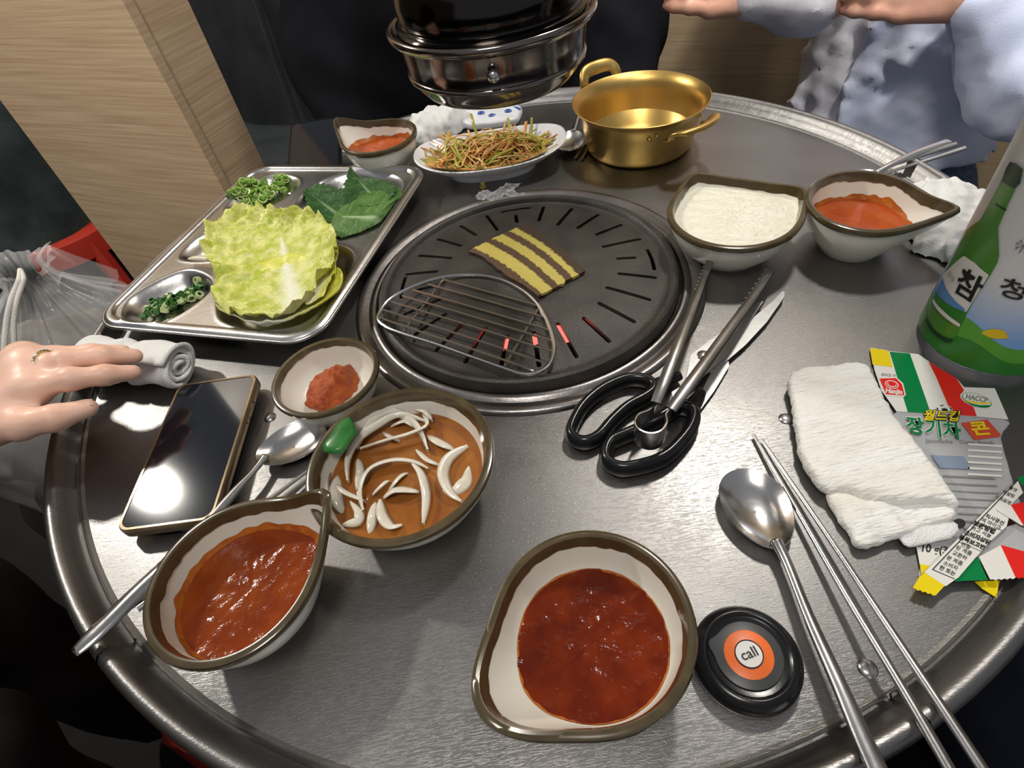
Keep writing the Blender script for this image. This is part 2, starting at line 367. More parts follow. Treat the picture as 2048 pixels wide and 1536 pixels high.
# glowing charcoal in the fire pot
M['ember'] = mat('glowing_charcoal', (.10, .01, .005), .8, 0., (.5, .04, .02), 60, .5, 90, emit=(1, .10, .08), estr=2.2)
M['coal'] = mat('grey_charcoal', (.03, .03, .03), .9, 0., (.10, .09, .09), 50, .6, 80)
def lump(c, r, seed, m, rz=0.):
    b = MB(); th = np.linspace(0, math.pi, 7); ph = np.linspace(0, 2 * math.pi, 10, endpoint=False); P = np.zeros((10, 7, 3))
    for i, a in enumerate(ph):
        for j, t in enumerate(th):
            d = np.array([math.sin(t) * math.cos(a), math.sin(t) * math.sin(a), math.cos(t)]); k = 1 + .16 * wob(d[None] * 3, 1, seed)[0]
            x = d * np.array(r) * k; P[i, j] = (c[0] + x[0] * math.cos(rz) - x[1] * math.sin(rz), c[1] + x[0] * math.sin(rz) + x[1] * math.cos(rz), c[2] + x[2])
    return b.grid(P, cu=True).build('charcoal', m, ang=30)
GLOW = [((1003, 668), .7, 'glowing red charcoal lump seen through the rack, left of two'), ((1056, 662), .5, 'brightest glowing charcoal lump seen through a slot under the wire rack'), ((1120, 655), .4, 'glowing charcoal lump just outside the right end of the wire rack')]
for i, (p, rz, lb) in enumerate(GLOW):
    c = at(*p, .002); tag(lump((c[0], c[1], -.004), (.012, .021, .011), i, M['ember'], 1.2 + rz), lb, 'charcoal', 'glowing charcoal under the grill plate')
# wire rack
Z6 = lambda p: (700 + p[0] * .3418, 340 + p[1] * .3418)
M['wire'] = mat('rack_wire', (.62, .61, .6), .2, 1.)
rk = thing('wire_rack', 'small rounded triangular steel wire rack lying on the black grill plate', 'rack', (*at(930, 650, .016)[:2], .0127))
ol = [(165, 860), (225, 765), (350, 690), (520, 632), (700, 614), (860, 635), (985, 690), (1080, 765), (1140, 860), (1180, 965), (1192, 1060), (1160, 1145), (1085, 1190), (1005, 1193), (900, 1160), (700, 1090), (500, 1018), (300, 955), (205, 915)]
ZR = .0175
MB().tube(bez([at(*Z6(p), ZR) for p in ol], 120, True), .0019, 8, closed=True).build('frame', M['wire'], rk)
for a, b in (((550, 643), (1102, 797)), ((455, 668), (1150, 867)), ((365, 700), (1175, 940)), ((305, 735), (1183, 1000)), ((240, 770), (1186, 1063)), ((190, 816), (1152, 1132)), ((175, 866), (1082, 1173))):
    A, B = at(*Z6(a), ZR), at(*Z6(b), ZR); MB().tube([A, (A + B) / 2, B], .0011, 6).build('wire', M['wire'], rk)
for a, b in (((550, 640), (308, 955)), ((1112, 800), (903, 1152))):
    A, B = at(*Z6(a), ZR - .0022), at(*Z6(b), ZR - .0022); MB().tube([A, (A + B) / 2, B], .0013, 6).build('cross_wire', M['wire'], rk)
# striped slice on the plate
def striped():
    m = mat('striped_food', (.5, .4, .1), .5, bump=.5, bscale=500); nt = m.node_tree; b = nt.nodes['Principled BSDF']; L = nt.links.new
    a = nt.nodes.new('ShaderNodeAttribute'); a.attribute_name = 'band'; r = nt.nodes.new('ShaderNodeValToRGB'); e = r.color_ramp.elements
    tc = nt.nodes.new('ShaderNodeTexCoord'); n = nt.nodes.new('ShaderNodeTexNoise'); n.inputs['Scale'].default_value = 260; n.inputs['Detail'].default_value = 5; L(tc.outputs['Object'], n.inputs['Vector'])
    ad = nt.nodes.new('ShaderNodeMath'); ad.operation = 'MULTIPLY_ADD'; ad.inputs[1].default_value = .10; L(n.outputs['Fac'], ad.inputs[0]); L(a.outputs['Fac'], ad.inputs[2])
    L(ad.outputs[0], r.inputs[0]); r.color_ramp.interpolation = 'LINEAR'
    Y, B_, D = (.50, .41, .09, 1), (.085, .045, .02, 1), (.05, .028, .012, 1)
    st = [(0, B_), (.085, B_), (.105, Y), (.30, Y), (.32, B_), (.43, B_), (.45, Y), (.60, Y), (.62, B_), (.735, B_), (.755, Y), (.835, Y), (.875, D), (.94, D)]
    e[0].position, e[0].color = st[0]; e[1].position, e[1].color = st[-1]
    for p, c in st[1:-1]: k = e.new(p + .05); k.color = c
    L(r.outputs[0], b.inputs['Base Color']); return m
M['stripe'] = striped()
cs = [at(*Z6(p), .019)[:2] for p in ((690, 470), (1095, 750), (1372, 590), (1015, 312))]      # left, bottom, right, top
nu, nv = 26, 22; P = np.zeros((nu, nv, 3)); band = []
for i, s in enumerate(np.linspace(0, 1, nu)):
    for j, t in enumerate(np.linspace(0, 1, nv)):
        q = (1 - s) * (1 - t) * cs[0] + s * (1 - t) * cs[1] + s * t * cs[2] + (1 - s) * t * cs[3]
        bow = (cs[3] - cs[0]) * .05 * math.sin(math.pi * s); q = q + bow
        if t in (0, 1) or s in (0, 1): q = q + RNG.normal(size=2) * .0007
        if t == 0: q = q + (cs[3] - cs[0]) * (.03 * math.sin(9 * s))
        P[i, j] = (*q, float(pan_z(np.hypot(*q))) + .0008 + .0009 * abs(math.sin(17 * t)) + .0025 * sm(.8, 1, s) * sm(.3, 0, t)); band.append(t)
b = MB().grid(P); Pb = P.copy(); Pb[:, :, 2] += .0028; b.grid(Pb); N = nu * nv
edge = [i * nv for i in range(nu)] + [(nu - 1) * nv + j for j in range(1, nv)] + [i * nv + nv - 1 for i in range(nu - 2, -1, -1)] + [j for j in range(nv - 2, 0, -1)]
for x, y in zip(edge, edge[1:] + edge[:1]): b.f.append((x, y, y + N, x + N)); b.mi.append(0)
tag(b.build('striped_slice', M['stripe'], att={'band': band * 2}, ang=50), 'thin square slice with yellow and brown stripes grilling on the plate', 'food slice')

# ------------------------------------------------------------------ exhaust hood hanging over the grill
hd = thing('exhaust_hood', 'dark polished steel exhaust hood hanging over the grill', 'exhaust hood', (0, 0, .197))
HS = .83
def hl(prof): return [(r * (HS if r > .05 else 1), z) for r, z in prof]
MB().lathe(hl([(.055, .201), (.0635, .199), (.069, .201), (.0755, .207), (.0800, .2145), (.0812, .2150), (.0818, .2165), (.0812, .218), (.0832, .228), (.0848, .2410), (.082, .2410), (.0805, .228), (.076, .212), (.066, .204), (.055, .204)]), 96).build('skirt', M['steel_hood'], hd)
MB().lathe(hl([(.083, .2380), (.0895, .2400), (.0925, .2422), (.0935, .2450), (.0920, .2475), (.0885, .2468), (.0850, .2452), (.080, .2460)]), 96).build('rolled_lip', M['steel_hood'], hd, ang=None)
MB().lathe(hl([(.078, .2450), (.0842, .2458), (.0845, .2480), (.082, .2492), (.0795, .2495), (.0790, .2510), (.0812, .2560), (.0812, .264), (.079, .273), (.073, .281), (.064, .2865), (.0585, .2880), (.0575, .2900), (.0555, .2915)]) + [(.0445, .2935), (.0435, .297), (.043, .31)], 96).build('dome', M['hood_blk'], hd, ang=60)
MB().lathe([(.043, .305), (.043, .6), (.047, .602), (.047, .63), (.043, .632), (.043, 1.75)], 48).build('duct_pipe', M['steel_hood'], hd)
MB().lathe(hl([(.0805, .2135), (.0826, .2140), (.0832, .2158), (.0824, .2176), (.0808, .2178)]), 96).build('band', M['steel_hood'], hd, ang=None)
kd = np.array([-.115, -.993, 0]); kc = kd * .0690 + np.array([0, 0, .2285])
R = np.array([np.cross(kd, (0, 0, 1)), (0, 0, 1), kd]).T
kb = MB(); pr = [(.0, .0085), (.002, .0082), (.0038, .0068), (.0044, .0048), (.0036, .0026), (.0026, .0012), (.003, -.002)]
th = np.linspace(0, 2 * math.pi, 18, endpoint=False); kb.grid([[kc + R @ np.array([r * math.cos(a), r * math.sin(a), z]) for r, z in pr] for a in th], cu=True); kb.build('knob', M['steel_bright'], hd)
# ------------------------------------------------------------------ bowls
NB = 96
TH = np.linspace(0, 2 * math.pi, NB, endpoint=False)
def adiff(a, b): return (a - b + math.pi) % (2 * math.pi) - math.pi
INN = [(.925, .965), (.905, .88), (.88, .74), (.84, .56), (.77, .38), (.62, .24), (.42, .17), (.0, .15)]     # inner wall: radius share, height share
class Bowl:
    def __init__(s, name, label, c, R, H, beaks=(), foot=.55, sq=None, seed=0, outer='cream', lip=.15, ecc=None):
        """beaks: (angle, reach, width, lift)"""
        s.c, s.R, s.H, s.ecc = c, R, H, ecc
        s.bump = np.zeros(NB); s.lift = np.zeros(NB)
        for a, reach, wd, lf, *ex in beaks:
            d = np.abs(adiff(TH, a)); g = np.exp(-(d / wd) ** (ex[0] if ex else 1.35)); s.bump += (reach - R) * g; s.lift += lf * np.exp(-(d / (wd * .9)) ** 1.6)
        s.base = np.full(NB, R)
        if ecc: s.base = R * (1 + ecc[0] * np.cos(2 * (TH - ecc[1])))
        t = s.t = thing(name, label, 'bowl', (*c, 0))
        out = [(.0, .02), (foot * .9, .02), (foot * .95, 0), (foot, 0), (foot * 1.03, .05), (foot * 1.12, .10), (.74, .26), (.86, .46), (.945, .70), (.985, .90), (.995, .96), (.988, .99), (.965, 1.004), (.94, .995)]
        G = np.stack([s.lev(r, z) for r, z in out + INN], 1)
        MB().grid(G, cu=True).build('body', M[outer], t)
        r = np.random.default_rng(seed); jit = np.zeros(NB)
        for k in range(3, 40): jit += r.normal() * np.sin(k * TH + r.uniform(0, 6.3)) / k ** .55
        jit *= .012
        L = [s.lev(.988, .885, .0004), s.lev(.993, .91, .0012), s.lev(.998, .95, .0014), s.lev(.990, 1.0, .0010), s.lev(.966, 1.02, 0), s.lev(.938, 1.008, -.0007), s.lev(.922, .95, -.0007)]
        lo = np.stack([s.lev1(k, 1 - lip + jit[k]) for k in range(NB)]); L += [(L[-1] + lo) / 2, lo]
        MB().grid(np.stack(L, 1), cu=True).build('glazed_rim', M['brown'], t)
    def w(s, z): return sm(.2, 1., z)
    def lev(s, r, z, off=0.):
        rad = s.base * r + s.bump * s.w(z) * (r > .3) + off
        return np.stack([s.c[0] + rad * np.cos(TH), s.c[1] + rad * np.sin(TH), s.H * z + s.lift * s.w(z) ** 2], 1)
    def lev1(s, k, z):
        rr = np.interp(z, [q[1] for q in INN][::-1], [q[0] for q in INN][::-1]); rad = s.base[k] * rr + s.bump[k] * s.w(z) - .0007
        return np.array([s.c[0] + rad * math.cos(TH[k]), s.c[1] + rad * math.sin(TH[k]), s.H * z + s.lift[k] * s.w(z) ** 2])
    def rin(s, zabs):
        """inner radius around the bowl at a height above the table"""
        zz = np.linspace(.15, .98, 60); rr = np.interp(zz, [q[1] for q in INN][::-1], [q[0] for q in INN][::-1]); ww = s.w(zz)
        za = np.broadcast_to(np.asarray(zabs, float), (NB,))
        return np.array([np.interp(za[k], s.H * zz + s.lift[k] * ww ** 2, s.base[k] * rr + s.bump[k] * ww) for k in range(NB)])
def sauce_mat(name, c1, c2, bump=.5, bs=130, rough=.12):
    m = mat(name, c1, rough, 0., c2, 55, bump, bs, spec=.4, detail=5); return m
M['sauce'] = sauce_mat('red_pepper_sauce', (.19, .028, .003), (.26, .048, .004), .3, 160)
M['sauce_b'] = sauce_mat('glossy_dark_sauce', (.105, .0105, .0015), (.18, .022, .002), .42, 150, .09)
M['sauce_o'] = sauce_mat('bright_red_sauce', (.36, .055, .008), (.42, .08, .012), .2, 120, .2)
M['smear'] = mat('orange_smear', (.52, .16, .02), .3, 0., (.40, .085, .012), 150, .3, 200)
def fill(b, z, m, name, label, smear=.12, seed=0, amp=.00025, wide=(0., 6.28)):
    rr = b.rin(z) + .0006; r = np.random.default_rng(seed)
    t = thing(name, label, 'sauce', (*b.c, z))
    MB().polar(b.c, rr, lambda fr, th: z + amp * float(wob(np.array([[fr * math.cos(th) * 9, fr * math.sin(th) * 9]]), 2.2, seed, 9)[0]) + .0008 * fr ** 8, 14).build('surface', m, t, ang=None)
    if smear:
        jit = np.zeros(NB)
        for k in range(2, 30): jit += r.normal() * np.sin(k * TH + r.uniform(0, 6.3)) / k ** .7
        hh = b.H * smear * (.75 + .22 * jit); hh = np.clip(hh, .0008, None)
        rows = []
        for q in (0, .33, .66, 1.):
            ra = b.rin(z + hh * q) - .0004 - .0008 * (1 - q)
            rows.append(np.stack([b.c[0] + ra * np.cos(TH), b.c[1] + ra * np.sin(TH), z + hh * q], 1))
        MB().grid(np.stack(rows, 1), cu=True).build('wall_smear', M['smear'], t)
    return t
def ang(v): return math.atan2(v[1], v[0])
c1 = (-.2266, -.3021); b1 = Bowl('spouted_bowl', 'cream bowl with brown rim, spout pointing right, nearest the black phone', c1, .0536, .05, [(ang(at(652, 985, .061)[:2] - np.array(c1)), .0745, .34, .012)], seed=1)
fill(b1, .0265, M['sauce'], 'red_sauce', 'orange-red chilli sauce in the spouted bowl nearest the black phone', .13, 1)
c2 = (-.0145, -.3696); b2 = Bowl('spouted_bowl', 'cream bowl with brown rim beside the call button, spout at lower left', c2, .0544, .05, [(ang(at(962, 1425, .056)[:2] - np.array(c2)), .0735, .47, .006, 2.0)], seed=2)
fill(b2, .0215, M['sauce_b'], 'red_sauce', 'dark glossy red sauce in the bowl beside the call button', .035, 2, .0005)
c3 = (-.1478, .3028); b3 = Bowl('spouted_bowl', 'small cream spouted bowl behind the steel tray, left of the white platter', c3, .0504, .05, [(math.radians(140), .078, .36, .013)], seed=3)
fill(b3, .0275, M['sauce_o'], 'red_sauce', 'bright red sauce in the spouted bowl behind the steel tray', .16, 3)
c4 = (.3225, -.0355); b4 = Bowl('spouted_bowl', 'cream bowl with brown rim right of the white food bowl, spout pointing right', c4, .0520, .05, [(math.radians(-40), .0755, .34, .006)], seed=4, ecc=(.035, math.radians(60)))
fill(b4, .0245, M['sauce_o'], 'red_sauce', 'orange-red sauce in the right-hand spouted bowl before the white towel', .13, 4)
c5 = (.2081, -.0106); b5 = Bowl('eared_bowl', 'cream bowl with two corner ears and brown rim, full of white food', c5, .0612, .046, [(math.radians(99), .0795, .36, .003), (math.radians(9), .0775, .36, .003)], seed=5)
c6 = (-.1885, -.1220); b6 = Bowl('paste_bowl', 'small round cream bowl with brown rim holding red bean paste', c6, .0455, .036, seed=6, foot=.62, lip=.13)
c7 = (-.1218, -.2325); b7 = Bowl('onion_bowl', 'larger round cream bowl with brown rim holding onion slices', c7, .0668, .046, seed=7, foot=.6)
# broth under the onions
M['soy'] = mat('soy_broth', (.22, .07, .012), .05, 0., (.36, .135, .028), 26, .05, 80, coat=.5)
fill(b7, .0265, M['soy'], 'soy_broth', 'thin brown soy broth in the bowl of onions', 0, 7, .0001)
# paste mound
M['paste'] = mat('chilli_bean_paste', (.34, .045, .006), .3, 0., (.52, .11, .014), 160, 1., 420)
pc = at(662, 768, .016)
def pf(P):
    q = P - np.array([pc[0], pc[1], .006]); R_ = np.array([[math.cos(.9), -math.sin(.9), 0], [math.sin(.9), math.cos(.9), 0], [0, 0, 1]])
    return ell(q, (0, 0, 0.004), (.027, .0185, .0155), R_) + .0018 * wob(P, 220, 4) + .0008 * wob(P, 800, 8)
o = body('bean_paste', M['paste'], pf, (pc[0] - .04, pc[1] - .04, .0056), (pc[0] + .04, pc[1] + .04, .032), .0016); tag(o, 'dollop of red chilli bean paste in the small bowl', 'paste')
# white shredded food in the eared bowl
M['radish'] = mat('white_shredded_radish', (.80, .78, .62), .35, 0., (.86, .84, .72), 60, .5, 240, (1, 2.5, 1))
rr = b5.rin(.0375)
def rz_(fr, th):
    q = np.array([[fr * math.cos(th) * 9, fr * math.sin(th) * 9]]); k = 1 - fr ** 8
    return .0372 + .0035 * (1 - fr ** 2) + k * (.0012 * float(wob(q, 3, 5)[0]) + .0008 * abs(float(wob(q * np.array([1, 2.2]), 6, 15)[0])) + .0007 * abs(float(wob(q * np.array([2.4, 1]), 7, 25)[0])))
tag(MB().polar(c5, rr + .0005, rz_, 34).build('white_radish', M['radish'], ang=None), 'heap of white shredded radish filling the eared bowl', 'radish')
# onions
M['onion'] = mat('raw_onion', (.66, .60, .49), .18, 0., (.78, .74, .64), 45, .12, 90, (1, 1, 1), sss=.12, coat=.3)
M['leek'] = mat('green_pepper_skin', (.025, .16, .035), .3, 0., (.05, .24, .05), 60, .05, 60)
ZO = lambda p: (500 + p[0] * .3125, 650 + p[1] * .3125)
ONI = [  # path in the photograph, height, width, outward tilt
    ([(1135, 790), (1060, 640), (900, 560), (760, 640), (680, 780)], .038, .0055),
    ([(1130, 610), (960, 570), (810, 650), (690, 740), (625, 860), (620, 990)], .041, .0050),
    ([(700, 780), (860, 740), (1020, 700), (1130, 640), (1100, 560)], .040, .0050),
    ([(720, 1180), (700, 1060), (760, 930), (900, 870), (1040, 870), (1140, 910)], .038, .0062),
    ([(1030, 870), (1100, 960), (1130, 1100), (1105, 1260)], .039, .0058),
    ([(1390, 765), (1280, 850), (1240, 960), (1280, 1070), (1350, 1120)], .037, .0075),
    ([(1400, 900), (1390, 1000), (1340, 1050), (1270, 1090)], .034, .0075),
    ([(850, 1100), (940, 1060), (1080, 1060)], .036, .0085),
    ([(830, 1110), (850, 1220), (900, 1290), (970, 1270)], .036, .0075),
    ([(800, 1130), (790, 1240), (760, 1330)], .034, .0060),
    ([(640, 1120), (700, 1200), (690, 1260), (590, 1270)], .036, .0060),
    ([(540, 1010), (620, 1080), (730, 1120)], .037, .0045),
    ([(500, 900), (470, 1000), (490, 1120)], .037, .0085),
    ([(560, 960), (560, 1100), (590, 1200)], .034, .0085),
    ([(690, 850), (710, 940), (680, 1050)], .035, .0055),
    ([(1140, 700), (1220, 760), (1300, 790)], .035, .0085),
    ([(780, 1080), (860, 1020), (890, 990)], .036, .0050),
    ([(1060, 790), (1140, 870), (1210, 890)], .035, .0050),
    ([(900, 640), (1000, 620), (1060, 650)], .036, .0075),
    ([(880, 1060), (960, 980), (1010, 940)], .034, .0055),
    ([(1060, 540), (1120, 560), (1160, 600)], .041, .0050),
    ([(850, 680), (900, 720), (960, 740)], .034, .0050),
]
OL = ['long curved onion strip on top of the bowl, farthest arc', 'thin onion strip arching along the upper left of the bowl', 'pale onion strip crossing the middle of the bowl below the far arc', 'broad onion arch in the centre of the bowl', 'crescent onion slice hanging right from the central arch', 'curled onion slice lying alone near the right wall of the bowl', 'second onion curl tucked behind the right-hand slice', 'flat onion piece lying inside the central arch', 'hooked onion slice at the near edge of the bowl', 'short upright onion slice left of the hooked slice', 'angular onion piece near the lower left of the bowl', 'slim onion sliver at the left of the central arch', 'wide grey onion slice against the left wall of the bowl', 'onion slice beside the leftmost slice, nearer the centre', 'narrow onion strip between the left strips', 'broad onion piece half sunk in broth at the upper right', 'small onion sliver under the central arch', 'onion tip pointing right from the central arch', 'onion leaf under the far arc', 'sunken onion strip behind the flat central piece', 'crumpled onion root end at the far side of the bowl', 'small sunken onion strip below the far arc']
for (pts, z, wd), lb in zip(ONI, OL):
    z -= .006
    W = bez([at(*ZO(p), z) for p in pts], 24); n = len(W); s = np.linspace(0, 1, n)
    W[:, 2] += .0035 * np.sin(math.pi * s) - .002
    T = np.gradient(W, axis=0); T /= np.linalg.norm(T, axis=1)[:, None]; B_ = np.cross(T, (0, 0, 1)); B_ /= np.linalg.norm(B_, axis=1)[:, None]
    ww = wd * .68 * (np.sin(math.pi * np.clip(s, .04, .96))) ** .55; tl = .5
    G = []
    for i in range(n):
        row = []
        for q, off in ((-1, 0), (-.5, .0007), (0, .001), (.5, .0007), (1, 0), (.5, -.0012), (0, -.0012), (-.5, -.0012)):
            row.append(W[i] + B_[i] * q * ww[i] * .8 + np.array([0, 0, q * ww[i] * tl + off * 1.3]))
        G.append(row)
    tag(MB().grid(G, cv=True).build('onion_slice', M['onion'], ang=None), lb, 'onion', 'onion slices in the soy broth bowl')
gq = [(640, 592), (672, 640), (684, 690), (640, 745), (595, 812), (540, 822), (474, 812), (466, 772), (500, 730), (560, 645), (600, 610)]
gw = np.array([at(*ZO(p), .0470) for p in gq]); gc = gw.mean(0); rows = [gc + (gw - gc) * f + np.array([0, 0, .0022 * (1 - f * f) + .0015]) for f in (1, .75, .5, .25, .03)]
gb = MB().grid(np.transpose(np.array([gw - np.array([0, 0, .001])] + rows), (1, 0, 2)), cu=True)
tag(gb.build('green_pepper_piece', M['leek'], ang=None), 'flat green pepper piece on the left rim of the onion bowl', 'pepper')
# ------------------------------------------------------------------ steel tray with five wells
TC, TA = np.array([-.272, .137]), math.radians(-21.5)
TU, TV = np.array([math.cos(TA), math.sin(TA)]), np.array([-math.sin(TA), math.cos(TA)])
def tw(u, v, z): p = TC + TU * u + TV * v; return np.array([p[0], p[1], z])
def tl(x, y, z):
    q = at(x, y, z)[:2] - TC; return q @ TU, q @ TV
ZT = .0275
def well(poly, n=90): return bez([(*p, 0) for p in poly], n, True)[:, :2]
WELLS = [well([(-.113, .06), (-.109, .12), (-.085, .143), (-.045, .134), (-.031, .105), (-.045, .066), (-.08, .038)]),
         well([(-.016, .075), (-.008, .125), (.032, .153), (.09, .146), (.117, .112), (.112, .045), (.078, .016), (.02, .022)]),
         well([(-.103, -.05), (-.112, -.02), (-.100, .014), (-.065, .018), (-.04, -.01), (-.055, -.048)]),
         well([(-.112, -.142), (-.115, -.11), (-.082, -.069), (-.040, -.079), (-.025, -.107), (-.045, -.152), (-.086, -.160)]),
         well([(.001, -.13), (.022, -.147), (.065, -.153), (.108, -.138), (.119, -.09), (.117, -.036), (.088, -.011), (.03, -.012), (-.012, -.05), (-.018, -.095)])]
def sdpoly(Pt, poly):
    d = np.full(len(Pt), 1e9); ins = np.zeros(len(Pt), bool)
    for a, b in zip(poly, np.roll(poly, -1, 0)):
        e = b - a; w_ = Pt - a; t = np.clip(w_ @ e / (e @ e), 0, 1); d = np.minimum(d, np.linalg.norm(w_ - t[:, None] * e, axis=1))
        c = (a[1] > Pt[:, 1]) != (b[1] > Pt[:, 1]); xx = a[0] + (Pt[:, 1] - a[1]) * (b[0] - a[0]) / (b[1] - a[1] + 1e-12); ins ^= c & (Pt[:, 0] < xx)
    return np.where(ins, -d, d)
HU, HV, RC = .1335, .1665, .036
def sdrr(Pt, hu, hv, r):
    q = np.abs(Pt) - np.array([hu - r, hv - r]); return np.linalg.norm(np.maximum(q, 0), axis=1) + np.minimum(q.max(1), 0) - r
def tray_z(Pt):
    d = sdrr(Pt, HU, HV, RC); z = np.full(len(Pt), ZT - .0035)
    z = np.where(d > -.013, ZT - .0035 + .0035 * sm(-.013, -.009, d), z)
    z = np.where(d > -.0045, ZT - .0025 * sm(-.0045, 0, d), z)
    for i, wl_ in enumerate(WELLS):
        s = sdpoly(Pt, wl_); dep = (.016, .019, .016, .017, .021)[i]; dep = min(dep, ZT - .0035 - .0035)
        z = z - dep * sm(.0005, -.019, s) + .0007 * np.exp(-((s - .0005) / .0015) ** 2)
    return z
nu, nv = 150, 186
# grid squeezed onto the rounded rectangle
gu, gv = np.meshgrid(np.linspace(-1, 1, nu), np.linspace(-1, 1, nv), indexing='ij')
Pt = np.stack([gu * HU, gv * HV], -1).reshape(-1, 2)
q = np.abs(Pt) - np.array([HU - RC, HV - RC]); m_ = (q > 0).all(1)
l = np.linalg.norm(np.maximum(q, 0), axis=1); mx = np.maximum(q, 0).max(1)
k = np.where(m_ & (l > 1e-9), mx / np.maximum(l, 1e-9), 1.)
Pn = np.where(m_[:, None], np.sign(Pt) * (np.array([HU - RC, HV - RC]) + np.maximum(q, 0) * k[:, None]), Pt)
Z = tray_z(Pn); G = np.array([tw(u, v, z) for (u, v), z in zip(Pn, Z)]).reshape(nu, nv, 3)
tray = thing('food_tray', 'rectangular stainless steel tray with five wells of salad leaves', 'tray', (*TC, 0))
tb_ = MB().grid(G); n0 = len(tb_.v); G2 = G.reshape(-1, 3).copy(); G2[:, 2] -= .0012; tb_.grid(G2.reshape(nu, nv, 3))
edge = [i * nv for i in range(nu)] + [(nu - 1) * nv + j for j in range(1, nv)] + [i * nv + nv - 1 for i in range(nu - 2, -1, -1)] + [j for j in range(nv - 2, 0, -1)]
for x, y in zip(edge, edge[1:] + edge[:1]): tb_.f.append((x, y, y + n0, x + n0)); tb_.mi.append(0)
tb_.build('pressed_sheet', M['steel_tray'], tray, ang=60)
MB().tube([G.reshape(-1, 3)[i] + np.array([0, 0, -.0012]) for i in edge], .0019, 6, closed=True).build('rolled_edge', M['steel_tray'], tray, ang=None)
def tz(x, y): p = np.array([x, y]) - TC; return float(tray_z(np.array([[p @ TU, p @ TV]]))[0])

# cabbage leaves
def leafmat(name, cA, cB, rough, bump, bs, lo=.1, hi=.6, sss=.0, rib=(.75, .74, .62)):
    m = mat(name, cA, rough, 0., cB, 70, bump, bs, detail=6, lo=.4, hi=.62, sss=sss); nt = m.node_tree; b = nt.nodes['Principled BSDF']; L = nt.links.new
    src = b.inputs['Base Color'].links[0].from_socket; a = nt.nodes.new('ShaderNodeAttribute'); a.attribute_name = 'rib'
    mx = nt.nodes.new('ShaderNodeMix'); mx.data_type = 'RGBA'; L(a.outputs['Fac'], mx.inputs['Factor']); L(src, mx.inputs['A']); mx.inputs['B'].default_value = (*rib, 1); L(mx.outputs['Result'], b.inputs['Base Color'])
    return m
M['cabbage'] = leafmat('napa_cabbage', (.44, .50, .05), (.72, .71, .24), .42, 1., 190, rib=(.80, .80, .62), sss=.08)
M['cabbage_y'] = leafmat('inner_cabbage', (.62, .62, .05), (.74, .72, .20), .4, .7, 150, rib=(.82, .82, .70), sss=.08)
def leaf(name, mt, outline, base, tip, zc, cup, ruf, ribw, label, cat, group=None, vein=6, freq=26, seed=0, thick=.0012, nr=26, na=110, bulge=0., jag=0., ribl=.9):
    """leaf grown from its outline: radial rows from the midrib to the edge"""
    ol = bez([(*p, 0) for p in outline], na, True)[:, :2]; na = len(ol); base, tip = np.array(base), np.array(tip); ax = tip - base; aa = ax @ ax
    f = np.repeat(np.linspace(0, 1, nr + 1), na); k = np.tile(np.arange(na), nr + 1); e = ol[k]
    t = np.clip((e - base) @ ax / aa, .02, .95); m = base + ax * (t * .82 + .02)[:, None]
    if jag: e = e + (e - m) * (jag * np.abs((k * .25) % 1 - .5) * 2)[:, None]
    p = m + (e - m) * f[:, None]; arc = k / na * 2 * math.pi; tt = (p - base) @ ax / aa
    z = zc + cup * f ** 1.8 + bulge * (1 - f) + ruf * (1.0 * f ** 2.2 * wob(p, 170, seed) + .4 * f * wob(p, 380, seed + 1) + .14 * wob(p, 1000, seed + 2) * np.minimum(1, 2 * f))
    d = np.linalg.norm(p - m, axis=1); wj = 1 + .2 * wob(p, 300, seed + 5)
    rb = np.exp(-(d / (ribw * np.clip(1.05 - tt, .10, 1.2) ** 1.3 * wj)) ** 2) * sm(1.02, .8, tt)
    va = np.abs(((arc * vein + 2.2 * f) / math.pi) % 1 - .5) * 2
    rb = np.maximum(rb, .5 * sm(.84, 1, va + .14 * wob(p, 300, 9)) * (1 - f) ** 1.1 * np.minimum(1, f * 6)); z = z + .0012 * rb
    P = np.c_[p, z].reshape(nr + 1, na, 3); rib = list(np.clip(rb, 0, 1))
    b = MB(); b.grid(P, cv=True); P2 = P.copy(); P2[:, :, 2] -= thick; b.grid(P2, cv=True)
    N = (nr + 1) * na
    for k in range(na): x, y = nr * na + k, nr * na + (k + 1) % na; b.f.append((x, y, y + N, x + N)); b.mi.append(0)
    return tag(b.build(name, mt, ang=None, att={'rib': rib + rib}), label, cat, group)
Z5 = lambda p: (180 + p[0] * .332, 300 + p[1] * .332)
def o5(pts, z): return [at(*Z5(p), z)[:2] for p in pts]
zl = .042
leaf('cabbage_leaf', M['cabbage_y'], o5([(770, 930), (900, 760), (1200, 640), (1420, 690), (1520, 740), (1500, 840), (1350, 950), (1150, 1040), (1000, 1048), (840, 990)], .034), at(*Z5((1030, 1030)), .034)[:2], at(*Z5((1470, 760)), .034)[:2], .027, .010, .0018, .034, 'lower yellow cabbage leaf with thick white rib along the tray front', 'cabbage', 'cabbage leaves in the tray', seed=3, thick=.003)
leaf('cabbage_leaf', M['cabbage_y'], o5([(1290, 910), (1330, 800), (1430, 640), (1485, 560), (1475, 680), (1440, 760), (1400, 850)], .043), at(*Z5((1300, 890)), .043)[:2], at(*Z5((1460, 640)), .043)[:2], .036, .004, .002, .006, 'middle yellow cabbage leaf curling out at right under the top leaf', 'cabbage', 'cabbage leaves in the tray', seed=5)
